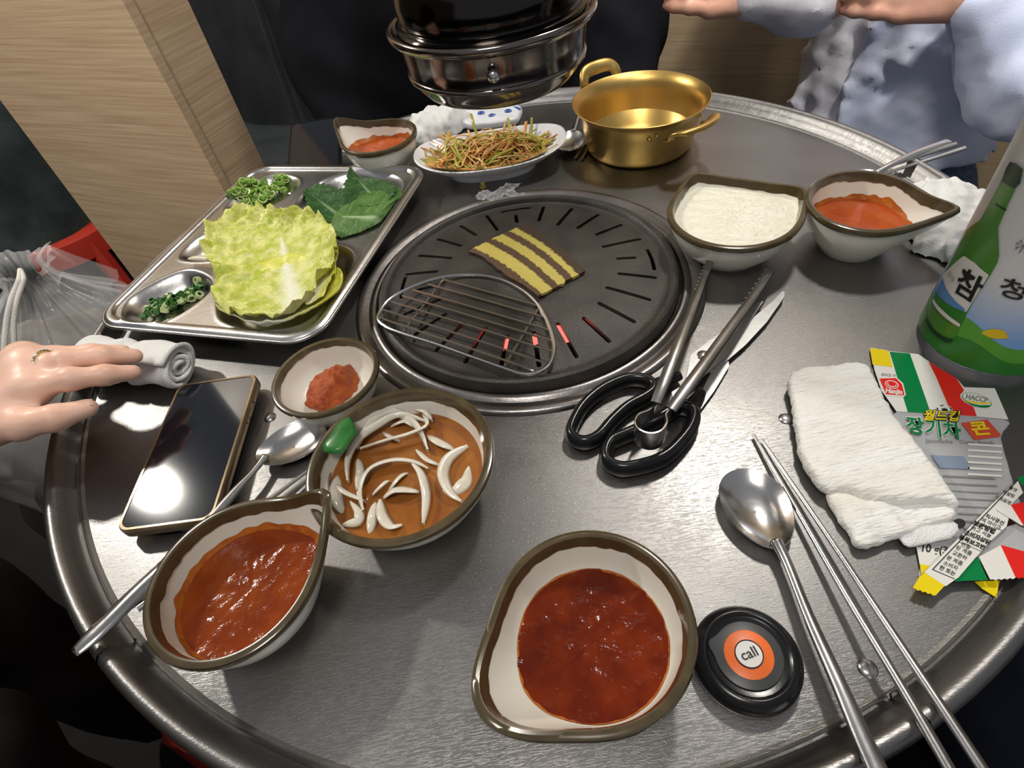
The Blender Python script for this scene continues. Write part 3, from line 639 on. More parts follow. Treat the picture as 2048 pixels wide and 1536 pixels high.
leaf('cabbage_leaf', M['cabbage'], o5([(885, 975), (760, 925), (735, 800), (755, 720), (685, 620), (690, 540), (730, 430), (830, 360), (960, 338), (1090, 350), (1175, 380), (1260, 360), (1390, 400), (1470, 480), (1490, 560), (1460, 680), (1370, 790), (1310, 880), (1200, 960), (1040, 985)], zl + .004), at(*Z5((1215, 940)), zl)[:2], at(*Z5((1120, 400)), zl)[:2], zl - .009, .015, .0065, .013, 'large ruffled pale green cabbage leaf on top of the tray', 'cabbage', 'cabbage leaves in the tray', vein=7, freq=44, seed=1, nr=40, na=240)
# pale tip poking out left of the cabbage
A, B = at(*Z5((590, 655)), .030), at(*Z5((720, 655)), .034)
MB_t = MB().tube(bez([A, (A + B) / 2 + np.array([0, 0, .001]), B], 10), [.0008, .0018, .0026, .0032, .0036, .004, .0042, .0044, .0044, .0044, .0044][:len(bez([A, (A + B) / 2, B], 10))], 8, flat=.6)
M['garlic'] = mat('pale_stem', (.75, .68, .52), .35)
tag(MB_t.build('cabbage_stem_tip', M['garlic'], ang=None), 'pale pointed stem tip sticking out left of the cabbage leaf', 'stem')
# perilla leaves
M['perilla'] = leafmat('perilla_green', (.012, .055, .008), (.026, .095, .014), .5, .7, 260, rib=(.16, .28, .12))
M['perilla_l'] = leafmat('perilla_underside', (.055, .14, .022), (.095, .20, .045), .5, .7, 220, rib=(.35, .48, .25))
PG = 'perilla leaves in the tray'
leaf('perilla_leaf', M['perilla'], o5([(1330, 380), (1310, 300), (1300, 250), (1400, 215), (1480, 240), (1560, 260), (1560, 350), (1480, 440), (1400, 420)], .026), at(*Z5((1520, 400)), .026)[:2], at(*Z5((1330, 260)), .026)[:2], .024, .004, .0012, .003, 'dark perilla leaf at the left of the leaf pile, pointing left', 'leaf', PG, freq=38, seed=11, jag=.16, na=120, thick=.0006)
leaf('perilla_leaf', M['perilla'], o5([(1540, 260), (1550, 180), (1572, 112), (1620, 160), (1720, 180), (1800, 200), (1830, 260), (1740, 330), (1600, 330)], .031), at(*Z5((1720, 290)), .031)[:2], at(*Z5((1572, 120)), .031)[:2], .028, .004, .0012, .003, 'dark perilla leaf at the far end of the pile, tip pointing up', 'leaf', PG, freq=38, seed=12, jag=.16, na=120, thick=.0006)
leaf('perilla_leaf', M['perilla_l'], o5([(1430, 430), (1480, 350), (1600, 250), (1720, 205), (1830, 200), (1870, 240), (1820, 300), (1740, 400), (1650, 450), (1560, 480), (1480, 490)], .033), at(*Z5((1720, 410)), .033)[:2], at(*Z5((1470, 400)), .033)[:2], .033, -.006, .0008, .004, 'front perilla leaf showing its paler veined underside', 'leaf', PG, vein=9, freq=34, seed=13, jag=.07, na=140, thick=.0006)
# sliced green chilli rings and chopped scallion
M['chili'] = mat('green_chilli', (.10, .26, .015), .25, 0., (.22, .42, .05), 200, .2, 300, coat=.3)
M['chili_in'] = mat('green_chilli_flesh', (.42, .58, .14), .3, 0., (.55, .66, .25), 200)
CG = 'sliced green chilli rings'; ZP = .0105
ring0 = None
def ring_mesh(R, h, wl_):
    b = MB(); b.cur = 0; b.lathe([(R, 0), (R * 1.03, h / 2), (R, h)], 14); b.cur = 1; b.lathe([(R, h), (R - wl_, h), (R - wl_, 0), (R, 0)], 14); return b
k_ = ring_mesh(.0052, .0028, .0013); ring0 = k_.build('chilli_ring', [M['chili'], M['chili_in']], local=True)
RG = np.random.default_rng(21); first = True
cc = at(*Z5((1040, 275)), .012)[:2]
for i in range(84):
    r = .031 * math.sqrt(RG.uniform(0, 1)); a = RG.uniform(0, 6.28); u, v = r * math.cos(a) * 1.25, r * math.sin(a) * .62
    d = math.radians(40) + TA; x, y = cc[0] + u * math.cos(d) - v * math.sin(d), cc[1] + u * math.sin(d) + v * math.cos(d)
    z = tz(x, y) + .003 + .010 * max(0, 1 - (r / .031) ** 2) * RG.uniform(.3, 1)
    o = ring0 if first else copy_of(ring0, None); first = False
    s = RG.uniform(.75, 1.2); o.location = (x, y, z); o.rotation_euler = (RG.normal() * .7, RG.normal() * .7, RG.uniform(0, 6.28)); o.scale = (s, s, s)
    tag(o, 'small bright green chilli ring in the far left well of the tray', 'chilli', CG)
M['scal'] = mat('scallion_green', (.02, .09, .015), .35, 0., (.05, .17, .03), 150)
M['scal_w'] = mat('scallion_pale', (.42, .52, .20), .35, 0., (.58, .64, .36), 150)
s0 = ring_mesh(.0036, .0055, .0009).build('scallion_piece', [M['scal'], M['scal']], local=True); s1 = ring_mesh(.0040, .0050, .0014).build('scallion_piece', [M['scal_w'], M['scal_w']], local=True)
used = set()
ca, cb = at(*Z5((360, 975)), .012)[:2], at(*Z5((650, 860)), .012)[:2]
for i in range(96):
    t = RG.uniform(0, 1); c = ca * (1 - t) + cb * t; x, y = c + RG.normal(size=2) * np.array([.0065, .0065]) * (1 - .3 * t)
    kind = s1 if RG.uniform() < .33 - .1 * t else s0
    o = kind if kind.name not in used else copy_of(kind, None); used.add(kind.name)
    z = tz(x, y) + .0035 + RG.uniform(0, .005); s = RG.uniform(.75, 1.2); o.location = (x, y, z); o.rotation_euler = (RG.normal() * .9, RG.normal() * .9, RG.uniform(0, 6.28)); o.scale = (s, s, s)
    tag(o, 'chopped dark green scallion piece in the near left well of the tray' if kind is s0 else 'chopped pale scallion piece in the near left well of the tray', 'scallion', 'chopped dark scallion in the tray' if kind is s0 else 'chopped pale scallion in the tray')

# ------------------------------------------------------------------ white platter of shredded scallion salad
pl_c = np.array([-.006, .258]); pd = at(1115, 250, .03)[:2] - at(835, 292, .03)[:2]; pa = math.atan2(pd[1], pd[0])
def pw(u, v, z): return (pl_c[0] + u * math.cos(pa) - v * math.sin(pa), pl_c[1] + u * math.sin(pa) + v * math.cos(pa), z)
th = np.linspace(0, 2 * math.pi, 72, endpoint=False)
def oval(a, b, z, e=.75, end=0.):
    cu, sv = np.cos(th), np.sin(th); u = a * np.sign(cu) * np.abs(cu) ** e; v = b * np.sign(sv) * np.abs(sv) ** e
    return [pw(x, y, z + end * (abs(x) / a) ** 2.5 if a > 0 else z) for x, y in zip(u, v)]
PL = [(0, 0, .004, 0), (.052, .032, .004, 0), (.055, .035, 0, 0), (.058, .037, 0, 0), (.059, .038, .006, 0), (.075, .046, .013, .001), (.095, .055, .022, .005), (.100, .0575, .0255, .007), (.098, .0555, .0262, .007), (.085, .045, .019, .004), (.066, .035, .012, 0), (.04, .02, .010, 0), (0, 0, .010, 0)]
pt_ = thing('oval_platter', 'white oval platter with raised ends holding shredded scallion salad', 'platter', (*pl_c, 0))
MB().grid(np.stack([np.array(oval(a, b, z, .8, en)) for a, b, z, en in PL], 1), cu=True).build('body', M['white_cer'], pt_)
M['straw1'] = mat('tan_scallion', (.66, .36, .10), .3, 0., (.78, .50, .20), 90, coat=.3)
M['straw2'] = mat('red_scallion', (.66, .22, .04), .3, 0., (.74, .32, .08), 90, coat=.3)
M['straw3'] = mat('green_scallion', (.32, .30, .03), .3, 0., (.52, .46, .08), 90, coat=.3)
sal = MB(); RS = np.random.default_rng(5)
for i in range(330):
    rr_ = math.sqrt(RS.uniform(0, 1)); a = RS.uniform(0, 6.28); u0, v0 = 0.064 * rr_ * math.cos(a), .033 * rr_ * math.sin(a)
    h = .0135 + .031 * max(0, 1 - rr_ ** 2) * RS.uniform(.25, 1.1); d = RS.normal() * .75 + (0 if RS.uniform() < .75 else 1.4); l = RS.uniform(.035, .085); cv = RS.normal() * 1.2
    pts = []
    x, y, dd = u0 - l / 2 * math.cos(d), v0 - l / 2 * math.sin(d), d - cv / 2
    for s in np.linspace(0, 1, 9):
        e_ = (x / .078) ** 2 + (y / .043) ** 2; zf = .011 + .016 * max(0, e_ - .35)
        pts.append(pw(x, y, max(zf, h * (1 - .45 * (2 * s - 1) ** 2) + .0025 * math.sin(5 * s + i)))); x += l / 8 * math.cos(dd); y += l / 8 * math.sin(dd); dd += cv / 8
    sal.cur = int(RS.choice([0, 0, 0, 1, 1, 2, 2])); sal.tube(pts, RS.uniform(.0008, .0017) if sal.cur < 2 else RS.uniform(.0013, .0023), 5, flat=.6)
tag(sal.build('scallion_salad', [M['straw1'], M['straw2'], M['straw3']], ang=None), 'tangled shredded scallion salad with red chilli heaped on the white platter', 'salad', kind='stuff')

# ------------------------------------------------------------------ brass pot
M['brass'] = mat('golden_aluminium', (.56, .37, .11), .30, 1., (.66, .45, .15), 14, .08, 60, rough2=.42)
M['water'] = mat('clear_broth', (.50, .30, .05), .08, 0., trans=.9, ior=1.33)
PC = np.array([.1885, .2425]); PZ = .062
pot = thing('brass_pot', 'shallow golden aluminium pot with two loop handles', 'pot', (*PC, 0))
MB().lathe([(0, .001), (.055, 0), (.063, .0015), (.067, .006), (.0695, .014), (.0735, .040), (.0755, .050), (.0795, .0575), (.0845, .0610), (.0852, .0622), (.0842, .0628), (.0792, .0592), (.0745, .052), (.0720, .040), (.068, .014), (.064, .006), (.05, .004), (0, .004)], 96, (*PC, 0)).build('body', M['brass'], pot, ang=60)
def handle(adeg, lift, out, spread):
    a = math.radians(adeg); d = np.array([math.cos(a), math.sin(a), 0]); s = np.array([-d[1], d[0], 0]); c = np.array([*PC, 0])
    b1_, b2_ = c + d * .0765 + s * spread, c + d * .0765 - s * spread
    P_ = [b1_ + np.array([0, 0, .043]), b1_ + d * .008 + np.array([0, 0, .045]), b1_ + d * out * .5 + np.array([0, 0, .05 + lift * .55]), c + d * (.0765 + out * .85) + s * spread * .72 + np.array([0, 0, .05 + lift * .95]), c + d * (.0765 + out) + np.array([0, 0, .05 + lift]), c + d * (.0765 + out * .85) - s * spread * .72 + np.array([0, 0, .05 + lift * .95]), b2_ + d * out * .5 + np.array([0, 0, .05 + lift * .55]), b2_ + d * .008 + np.array([0, 0, .045]), b2_ + np.array([0, 0, .043])]
    W = bez(P_, 48); ss = np.linspace(0, 1, len(W)); h_ = MB().tube(W, .0038 + .0046 * np.sin(math.pi * ss) ** 1.3, 12, flat=.5).build('handle', M['brass'], pot, ang=None)
    for sg in (1, -1):
        for q in (0, 1):
            p = c + d * .0752 + s * sg * (spread + .010 + .011 * q); p[2] = .046 - .003 * q
            t_ = (p - c); t_[2] = 0; p = c + t_ / np.linalg.norm(t_) * .0752 + np.array([0, 0, p[2]])
            lump_ = MB(); lump_.lathe([(0, .0022), (.0016, .0018), (.0026, .0006), (.0028, -.001)], 12)
            tn = t_ / np.linalg.norm(t_); R_ = np.array([np.cross((0, 0, 1), tn), (0, 0, 1), tn]).T
            lump_.v = [tuple(R_ @ np.array(v) + p) for v in lump_.v]; lump_.build('rivet', M['brass'], h_)
q1 = at(1200, 120, .085)[:2] - PC; q2 = at(1385, 235, .062)[:2] - PC
handle(math.degrees(ang(q1)), .024, .020, .026); handle(math.degrees(ang(q2)), .006, .028, .030)
wt = MB().lathe([(0, .019), (.03, .019), (.0688, .0192)], 64, (*PC, 0)).build('clear_broth', M['water']); tag(wt, 'clear broth at the bottom of the golden pot', 'broth')
# ------------------------------------------------------------------ phones
M['glass_blk'] = mat('phone_glass', (.004, .005, .009), .04, 0., coat=.6)
M['case'] = mat('clear_gold_case', (.16, .11, .06), .15, .6, (.24, .17, .10), 40)
M['frame_blk'] = mat('phone_frame', (.01, .01, .012), .2, .4)
def rrect(w_, h_, r, n=6):
    o = []
    for cx, cy, a0 in ((w_ - r, h_ - r, 0), (-w_ + r, h_ - r, 90), (-w_ + r, -h_ + r, 180), (w_ - r, -h_ + r, 270)):
        for k in range(n + 1): a = math.radians(a0 + 90 * k / n); o.append((cx + r * math.cos(a), cy + r * math.sin(a)))
    return o
def slab(loops):
    """closed solid from rings of equal length [(outline, z)]"""
    b = MB(); n = len(loops[0][0]); b.grid([[(x, y, z) for x, y in o] for o, z in loops], cv=True)
    b.f += [tuple(range(n))[::-1], tuple((len(loops) - 1) * n + i for i in range(n))]; b.mi += [0, 0]; return b
def phone(name, label, M4, w_, h_, grip, casemat):
    t = bpy.data.objects.new(name, None); COL.objects.link(t); t.empty_display_size = .02; t.matrix_world = M4; WM[t.name] = M4; tag(t, label, 'phone')
    o = rrect(w_, h_, .010); i1 = rrect(w_ - .0012, h_ - .0012, .009); i2 = rrect(w_ - .0030, h_ - .0030, .008)
    slab([(i1, 0), (o, .0015), (o, .0085), (i1, .0102), (i2, .0102), (i2, .0092)]).build('case', casemat, t, local=True)
    slab([(i2, .0088), (i2, .0097)]).build('screen', M['glass_blk'], t, local=True)
    for y0, y1 in ((.018, .034), (.040, .052)):
        slab([(rrect(.0009, (y1 - y0) / 2, .0008), .0045), (rrect(.0009, (y1 - y0) / 2, .0008), .0068)]).build('side_button', casemat, t, local=True).location = (w_ + .0004, y0 + .01, 0)
    if grip:
        slab([(rrect(.013, .0135, .004), -.0062), (rrect(.014, .0145, .004), -.003), (rrect(.014, .0145, .004), .0002)]).build('camera_block', M['black_pl'], t, local=True).location = (.018, -h_ + .016, 0)
    return t
pq = [at(367, 757, .0165), at(509, 757, .0165), at(428, 1050, .0165), at(227, 1056, .0165)]
yd = (pq[0] + pq[1] - pq[2] - pq[3]); yd /= np.linalg.norm(yd); xd = np.array([yd[1], -yd[0], 0]); pc_ = sum(pq) / 4
wp, hp = (np.linalg.norm(pq[0] - pq[1]) + np.linalg.norm(pq[2] - pq[3])) / 4, (np.linalg.norm(pq[0] - pq[3]) + np.linalg.norm(pq[1] - pq[2])) / 4
def frame_(x, y, z, c): return Matrix(((x[0], y[0], z[0], c[0]), (x[1], y[1], z[1], c[1]), (x[2], y[2], z[2], c[2]), (0, 0, 0, 1)))
phone('smartphone', 'black smartphone in a clear gold-edged case beside the rolled towel', frame_(xd, yd, (0, 0, 1), (pc_[0], pc_[1], .0065)), wp, hp, True, M['case'])
A, B = at(581, 246, .047), at(692, 229, .047); x2 = B - A; x2[2] = 0; wd2 = .0765; x2 /= np.linalg.norm(x2)
d2 = at(583, 318, .024) - A; d2 -= x2 * (d2 @ x2); d2 /= np.linalg.norm(d2); y2 = -d2; z2 = np.cross(x2, y2)
cen = A + x2 * wd2 / 2 + d2 * .078
phone('smartphone', 'dark smartphone behind the steel tray, partly hidden by the spouted bowl', frame_(x2, y2, z2, cen - z2 * .0095), wd2 / 2, .078, False, M['frame_blk'])

# ------------------------------------------------------------------ spoons and chopsticks
def spoon(label, bowl_c, bdir, L_, W_, path, rad, group, tilt=0., z0=.0015):
    """bowl centre on the table, bdir from handle to tip, path of the handle in world points"""
    t = thing('spoon', label, 'spoon', (*bowl_c, 0), group=group)
    d = np.array([*bdir, 0.]); d /= np.linalg.norm(d); s = np.array([-d[1], d[0], 0]); P_ = []
    thh = np.linspace(0, 2 * math.pi, 40, endpoint=False); rows = []
    for f, dz in ((1., .0), (1.012, .0009), (.99, .0014), (.96, .0009), (.8, -.0022), (.6, -.0045), (.3, -.0061), (.02, -.0066)):
        rows.append([np.array([*bowl_c, 0]) + d * (f * L_ / 2 * math.cos(a) * (1 + .0 * a)) + s * (f * W_ / 2 * math.sin(a) * (1 + .14 * math.cos(a))) + np.array([0, 0, z0 + .0078 + dz - tilt * f * math.cos(a)]) for a in thh])
    under = [[p - np.array([0, 0, .0011]) for p in r] for r in rows[3:]]
    b = MB().grid(np.transpose(np.array(rows), (1, 0, 2)), cu=True); b.grid(np.transpose(np.array([rows[0]] + under), (1, 0, 2)), cu=True)
    b.build('bowl', M['steel_bright'], t, ang=60)
    W = bez(path, 40); n = len(W); MB().tube(W, np.interp(np.linspace(0, 1, n), np.linspace(0, 1, len(rad)), rad), 12, flat=np.interp(np.linspace(0, 1, n), [0, .15, .6, 1], [.8, .7, .55, .35])).build('handle', M['steel_bright'], t, ang=None)
    return t
bc = at(1516, 1012, .009)[:2]; bt = at(1478, 945, .009)[:2]; bn = at(1555, 1092, .009)[:2]; bd = bt - bn
spoon('steel spoon beside the call button, handle crossing the near rim', (bt + bn) / 2, bd, np.linalg.norm(bd) + .004, .044, [np.append(bn, .0105) + np.append(bd, 0) * .05, at(1575, 1128, .0115), at(1618, 1235, .0135), at(1680, 1372, .0165), at(1722, 1468, .0185), at(1765, 1560, .021)], [.0042, .0034, .0034, .0040, .0046, .0050, .0052], 'spoons on the table')
sb_ = at(578, 888, .009)[:2]; s1_ = at(150, 1306, .021)[:2]; hd_ = sb_ - s1_; hd_ /= np.linalg.norm(hd_)
tipL = at(640, 870, .009)[:2]; botL = at(522, 912, .009)[:2]
spoon('steel spoon lying between the phone and the onion bowl, handle past the rim', at(583, 886, .009)[:2], (at(640, 862, .009) - at(530, 915, .009))[:2], .060, .041, [at(532, 912, .0095), at(505, 945, .011), at(468, 985, .0125), at(380, 1085, .0155), at(280, 1180, .0195), at(215, 1245, .0215), at(148, 1307, .0235)], [.0036, .0028, .0027, .0034, .0044, .0054, .0062, .0066, .0069, .0070, .0068, .0040], 'spoons on the table')
def stick(label, pts, r0, r1, group, name='chopstick'):
    W = bez(pts, 20); n = len(W); return tag(MB().tube(W, np.linspace(r0, r1, n), 12, flat=.75).build(name, M['steel_bright'], ang=50), label, 'chopstick', group)
G1 = 'steel chopsticks on the table'
stick('left steel chopstick of the pair crossing the near right rim', [at(1507, 870, .003), at(1600, 1030, .0075), at(1695, 1195, .012), at(1810, 1385, .018), at(1905, 1550, .0225)], .0013, .0032, G1)
stick('right steel chopstick of the pair crossing the near right rim', [at(1520, 880, .003) + np.array([.0012, 0, 0]), at(1634, 1040, .0075), at(1746, 1208, .012), at(1866, 1388, .018), at(1972, 1550, .0225)], .0013, .0032, G1)
stick('upper steel chopstick under the left spouted bowl', [at(625, 935, .003), at(560, 983, .005), at(420, 1090, .010), at(262, 1212, .018)], .0014, .003, G1)
stick('lower steel chopstick under the left spouted bowl', [at(628, 948, .003), at(575, 988, .005), at(440, 1100, .010), at(275, 1218, .018)], .0014, .003, G1)
stick('left steel chopstick beside the golden pot', [at(1195, 250, .003), at(1150, 316, .003)], .0030, .0020, G1)
stick('right steel chopstick beside the golden pot', [at(1203, 255, .003), at(1163, 318, .003)], .0030, .0020, G1)
kb = at(1140, 282, .009)[:2]; kd_ = (at(1132, 310, .009) - at(1150, 255, .009))[:2]
spoon('steel spoon between the white platter and the golden pot', kb, kd_, .058, .040, [np.append(kb - kd_ / np.linalg.norm(kd_) * .027, .0095), np.append(kb - kd_ / np.linalg.norm(kd_) * .08, .012), np.append(kb - kd_ / np.linalg.norm(kd_) * .15, .016)], [.0036, .003, .0045], 'spoons on the table')
# utensils resting on the far right rim
stick('upper chopstick resting on the far right rim', [at(1722, 352, .006), at(1800, 325, .012), at(1912, 288, .0225)], .0016, .0030, G1)
stick('lower chopstick resting on the far right rim', [at(1752, 352, .006), at(1830, 328, .012), at(1930, 296, .0225)], .0016, .0030, G1)
kb = at(1838, 372, .009)[:2]
ut = [at(1752, 345, .009), at(1790, 325, .014), at(1840, 303, .0185), at(1898, 283, .0225)]
t_ = thing('spoon', 'steel spoon with a flat handle resting on the far right rim', 'spoon', (*ut[1][:2], 0), group='spoons on the table')
W = bez(ut, 24); MB().tube(W, np.linspace(.0028, .0062, len(W)), 12, flat=np.linspace(.8, .3, len(W))).build('handle', M['steel_bright'], t_, ang=None)
bw = MB(); c_ = ut[0] - (ut[1] - ut[0]) / np.linalg.norm(ut[1] - ut[0]) * .024; dd_ = (ut[0] - ut[1])[:2]; dd_ /= np.linalg.norm(dd_); ss_ = np.array([-dd_[1], dd_[0]])
bw.grid([[(c_[0] + f * (.027 * math.cos(a) * dd_[0] + .019 * math.sin(a) * ss_[0]), c_[1] + f * (.027 * math.cos(a) * dd_[1] + .019 * math.sin(a) * ss_[1]), .0085 - .006 * (1 - f * f)) for f in (1, .8, .5, .2, .02)] for a in np.linspace(0, 6.283, 28, endpoint=False)], cu=True)
bw.build('bowl', M['steel_bright'], t_, ang=None)

# ------------------------------------------------------------------ scissors
sc = thing('scissors', 'kitchen scissors with black loop handles lying under the tongs', 'scissors', (*at(1405, 712, 0)[:2], 0))
Z3 = lambda p: (1100 + p[0] * .3255, 500 + p[1] * .3255)
def flat_poly(pts, z, thick, name, m, parent, bev=.0006):
    P_ = [at(*Z3(p), z)[:2] for p in pts]; b = MB().prism([tuple(p) for p in P_], z, z + thick); return b.build(name, m, parent, smooth=False)
flat_poly([(1440, 265), (1435, 300), (1330, 450), (1200, 590), (1020, 745), (975, 755), (960, 700), (1010, 660), (1130, 560), (1250, 420), (1370, 320), (1425, 262)], .0045, .0016, 'blade', M['gun'], sc)
flat_poly([(1310, 320), (1250, 340), (1060, 505), (865, 650), (830, 830), (745, 880), (760, 930), (880, 830), (985, 745), (1080, 660), (1190, 500)], .0064, .0016, 'blade', M['gun'], sc)
flat_poly([(1095, 690), (985, 760), (940, 860), (890, 980), (930, 980), (1010, 870), (1100, 720)], .0028, .0016, 'blade_tang', M['gun'], sc)
p = at(*Z3((940, 648)), .008); MB().lathe([(0, .0024), (.003, .0022), (.0048, .0014), (.0052, 0)], 20, (p[0], p[1], .008)).build('pivot_screw', M['steel_bright'], sc)
def loop(pts, z, r, fl=1.6, name='loop_handle'):
    W = bez([at(*Z3(p_), z) for p_ in pts], 70, True); return MB().tube(W, r, 12, closed=True, flat=fl).build(name, M['black_pl'], sc, ang=None)
loop([(600, 810), (480, 800), (330, 860), (210, 960), (140, 1080), (135, 1150), (210, 1185), (300, 1150), (380, 1060), (480, 970), (590, 910), (640, 860)], .008, .0048)
loop([(880, 1000), (870, 1090), (800, 1190), (700, 1280), (560, 1330), (430, 1345), (345, 1290), (370, 1190), (470, 1140), (560, 1100), (690, 1030), (790, 970)], .008, .0050)
for pts, rr2 in (([(620, 850), (700, 810), (800, 770)], [.0062, .006, .004]), ([(830, 990), (890, 930), (930, 870)], [.0065, .006, .004])):
    W = bez([at(*Z3(p_), .007) for p_ in pts], 12); MB().tube(W, np.interp(np.linspace(0, 1, len(W)), (0, .5, 1), rr2), 12, flat=.9).build('grip_neck', M['black_pl'], sc, ang=None)
# ------------------------------------------------------------------ tongs (standing on edge, one bent strip)
tg = thing('tongs', 'steel meat tongs with toothed tips lying on the scissors', 'tongs', (*at(1300, 880, 0)[:2], .012))
ZB = .0135
def strip(ptsA, h0, h1, name):
    """upright ribbon following bottom path ptsA; heights h0..h1"""
    W = bez(ptsA, 60); n = len(W); hh = np.interp(np.linspace(0, 1, n), np.linspace(0, 1, len(h0)), h0); b = MB()
    T = np.gradient(W, axis=0); T /= np.linalg.norm(T, axis=1)[:, None]; Nn = np.cross(T, (0, 0, 1)); tk = .0006
    b.grid([[W[i] + Nn[i] * tk, W[i] + Nn[i] * tk + np.array([0, 0, hh[i]]), W[i] - Nn[i] * tk + np.array([0, 0, hh[i]]), W[i] - Nn[i] * tk] for i in range(n)], cv=True)
    return b.build(name, M['steel_bright'], tg, ang=30)
zt = .0155; zl_ = .010
def g3(p, z): return at(*Z3(p), z)
hinge = [g3(p, zt + .012) - np.array([0, 0, .012]) for p in ((640, 950), (600, 990), (545, 1030), (520, 1090), (545, 1140), (610, 1165), (675, 1150), (715, 1090), (712, 1020), (745, 965))]
strip(hinge, [.010, .013, .0165, .019, .020, .020, .020, .0185, .015, .011], None, 'spring_bend')
def arm(pts, zs, wd, teeth_at):
    W = bez([np.append(g3(p, z)[:2], z) for p, z in zip(pts, zs)], 40); n = len(W); T = np.gradient(W, axis=0); T /= np.linalg.norm(T, axis=1)[:, None]
    S = np.cross(T, (0, 0, 1.)); S /= np.linalg.norm(S, axis=1)[:, None]; b = MB(); ws = np.interp(np.linspace(0, 1, n), np.linspace(0, 1, len(wd)), wd); U = np.cross(S, T)
    # channel section, open to the inside
    prof_ = [(-1, 0), (-.85, .55), (-.3, .8), (.3, .8), (.85, .55), (1, 0), (.8, -.05), (.2, .55), (-.2, .55), (-.8, -.05)]
    b.grid([[W[i] + S[i] * a * ws[i] + U[i] * c * ws[i] * .8 for a, c in prof_] for i in range(n)], cv=True)
    o = b.build('arm', M['gun_d'], tg, ang=50)
    A_, B_ = W[-12], W[-1]; s = S[-6] * teeth_at
    for k in range(9):
        f = k / 8; c = A_ * (1 - f) + B_ * f + s * ws[-1] * 1.0; tt = MB(); tt.tube([c - s * .0022, c + s * .0012], [.0012, .0005], 5); tt.build('tooth', M['steel_bright'], o)
arm([(650, 945), (706, 800), (794, 570), (886, 330), (936, 200), (987, 65)], [.026, .030, .032, .030, .026, .022], [.0044, .0048, .0046, .0038, .0034, .0036], -1)
arm([(740, 985), (839, 850), (957, 690), (1116, 470), (1236, 305), (1352, 132)], [.026, .028, .028, .026, .022, .018], [.0044, .0050, .0050, .0046, .0042, .0042], -1)

# ------------------------------------------------------------------ call button
cb = np.array([.0700, -.3900]); td = (at(1515, 1301, .017) - at(1470, 1318, .017))[:2]; ta = ang(td)
bt_ = thing('call_button', 'round black call button with an orange ring beside the sauce bowl', 'call button', (*cb, 0), ta)
M['orange'] = mat('orange_print', (.80, .16, .03), .35); M['pearl'] = mat('white_print', (.80, .77, .74), .35); M['grey_d'] = mat('grey_label', (.055, .058, .06), .35)
MB().lathe([(0, 0), (.027, 0), (.0292, .002), (.0303, .0055), (.0300, .0085), (.0275, .0125), (.0245, .0150), (.0232, .0148), (.0222, .0136), (.0215, .0132), (.012, .0140), (0, .0142)], 72).build('housing', M['black_pl'], bt_, local=True, ang=60)
tear = [(.0185 * math.cos(a) * (1 + .18 * math.exp(-(adiff(a, 2.5) / .22) ** 2)), .0185 * math.sin(a) * (1 + .18 * math.exp(-(adiff(a, 2.5) / .22) ** 2))) for a in np.linspace(0, 2 * math.pi, 64, endpoint=False)]
slab([(tear, .0128), (tear, .0143), ([(x * .97, y * .97) for x, y in tear], .0146)]).build('label_disc', M['grey_d'], bt_, local=True)
MB().lathe([(0, .0152), (.0130, .0150), (.0134, .0148), (.0134, .0140)], 56).build('orange_ring', M['orange'], bt_, local=True)
MB().lathe([(0, .0157), (.0071, .0156), (.0074, .0150)], 48).build('centre_disc', M['pearl'], bt_, local=True)
MB().lathe([(.0072, .0150), (.0073, .0159), (.0077, .0159), (.0078, .0150)], 48).build('disc_outline', M['black_pl'], bt_, local=True)
TXS = bpy.data.scenes.new('lettering_scratch'); TXC = bpy.data.curves.new('lettering', 'FONT'); TXO = bpy.data.objects.new('lettering_scratch', TXC); TXS.collection.objects.link(TXO)
TXC.align_x = 'CENTER'; TXC.align_y = 'CENTER'; TXC.resolution_u = 3
def text2d(s, size, bold=0.):
    """flat lettering as mesh data"""
    TXC.body = s; TXC.size = size; TXC.offset = bold * size; TXS.view_layers[0].update()
    m = bpy.data.meshes.new_from_object(TXO.evaluated_get(TXS.view_layers[0].depsgraph)); V = [tuple(v.co) for v in m.vertices]; Fc = [tuple(p.vertices) for p in m.polygons]
    bpy.data.meshes.remove(m); return V, Fc
M['ink'] = mat('black_ink', (.008, .008, .008), .5); M['ink_w'] = mat('grey_ink', (.22, .22, .22), .5)
V, Fc = text2d('call', .0078, .008); MB().add([(x, y, .0161) for x, y, z in V], Fc).build('lettering', M['ink'], bt_, local=True, smooth=False)
def arc_text(s, size, r, a_mid, z, m, parent, flip=False):
    V, Fc = text2d(s, size); MB().add([((r + y) * math.cos(a_mid - x / r), (r + y) * math.sin(a_mid - x / r), z) for x, y, _ in V], Fc).build('lettering', m, parent, local=True, smooth=False)
# ------------------------------------------------------------------ towels
def smax(a, b, k): return -smin(-a, -b, k)
def pad(poly, z0, zf, rnd=.004, seed=0, edge=.0, n=120, h=.0019):
    """soft closed pad over a world outline: zf(P) gives the top height"""
    ol = bez([(*p, 0) for p in poly], n, True)[:, :2]; lo, hi = ol.min(0) - .004, ol.max(0) + .004
    def f(P):
        d = sdpoly(P[:, :2], ol) + edge * wob(P[:, :2], 1500, seed) + edge * wob(P[:, :2], 500, seed + 1)
        return smax(d, smax(P[:, 2] - zf(P[:, :2]), z0 - P[:, 2], rnd * .5), rnd)
    V, Fc = surfnet(f, (lo[0], lo[1], z0 - .003), (hi[0], hi[1], z0 + .028), h); return MB().add(V, Fc)
Z6b = lambda p: (1560 + p[0] * .3644, 660 + p[1] * .3646)
def w6(pts, z): return [at(*Z6b(p), z)[:2] for p in pts]
tf = thing('folded_towel', 'white terry hand towel folded flat on the candy wrapper', 'towel', (*at(1740, 900)[:2], .001))
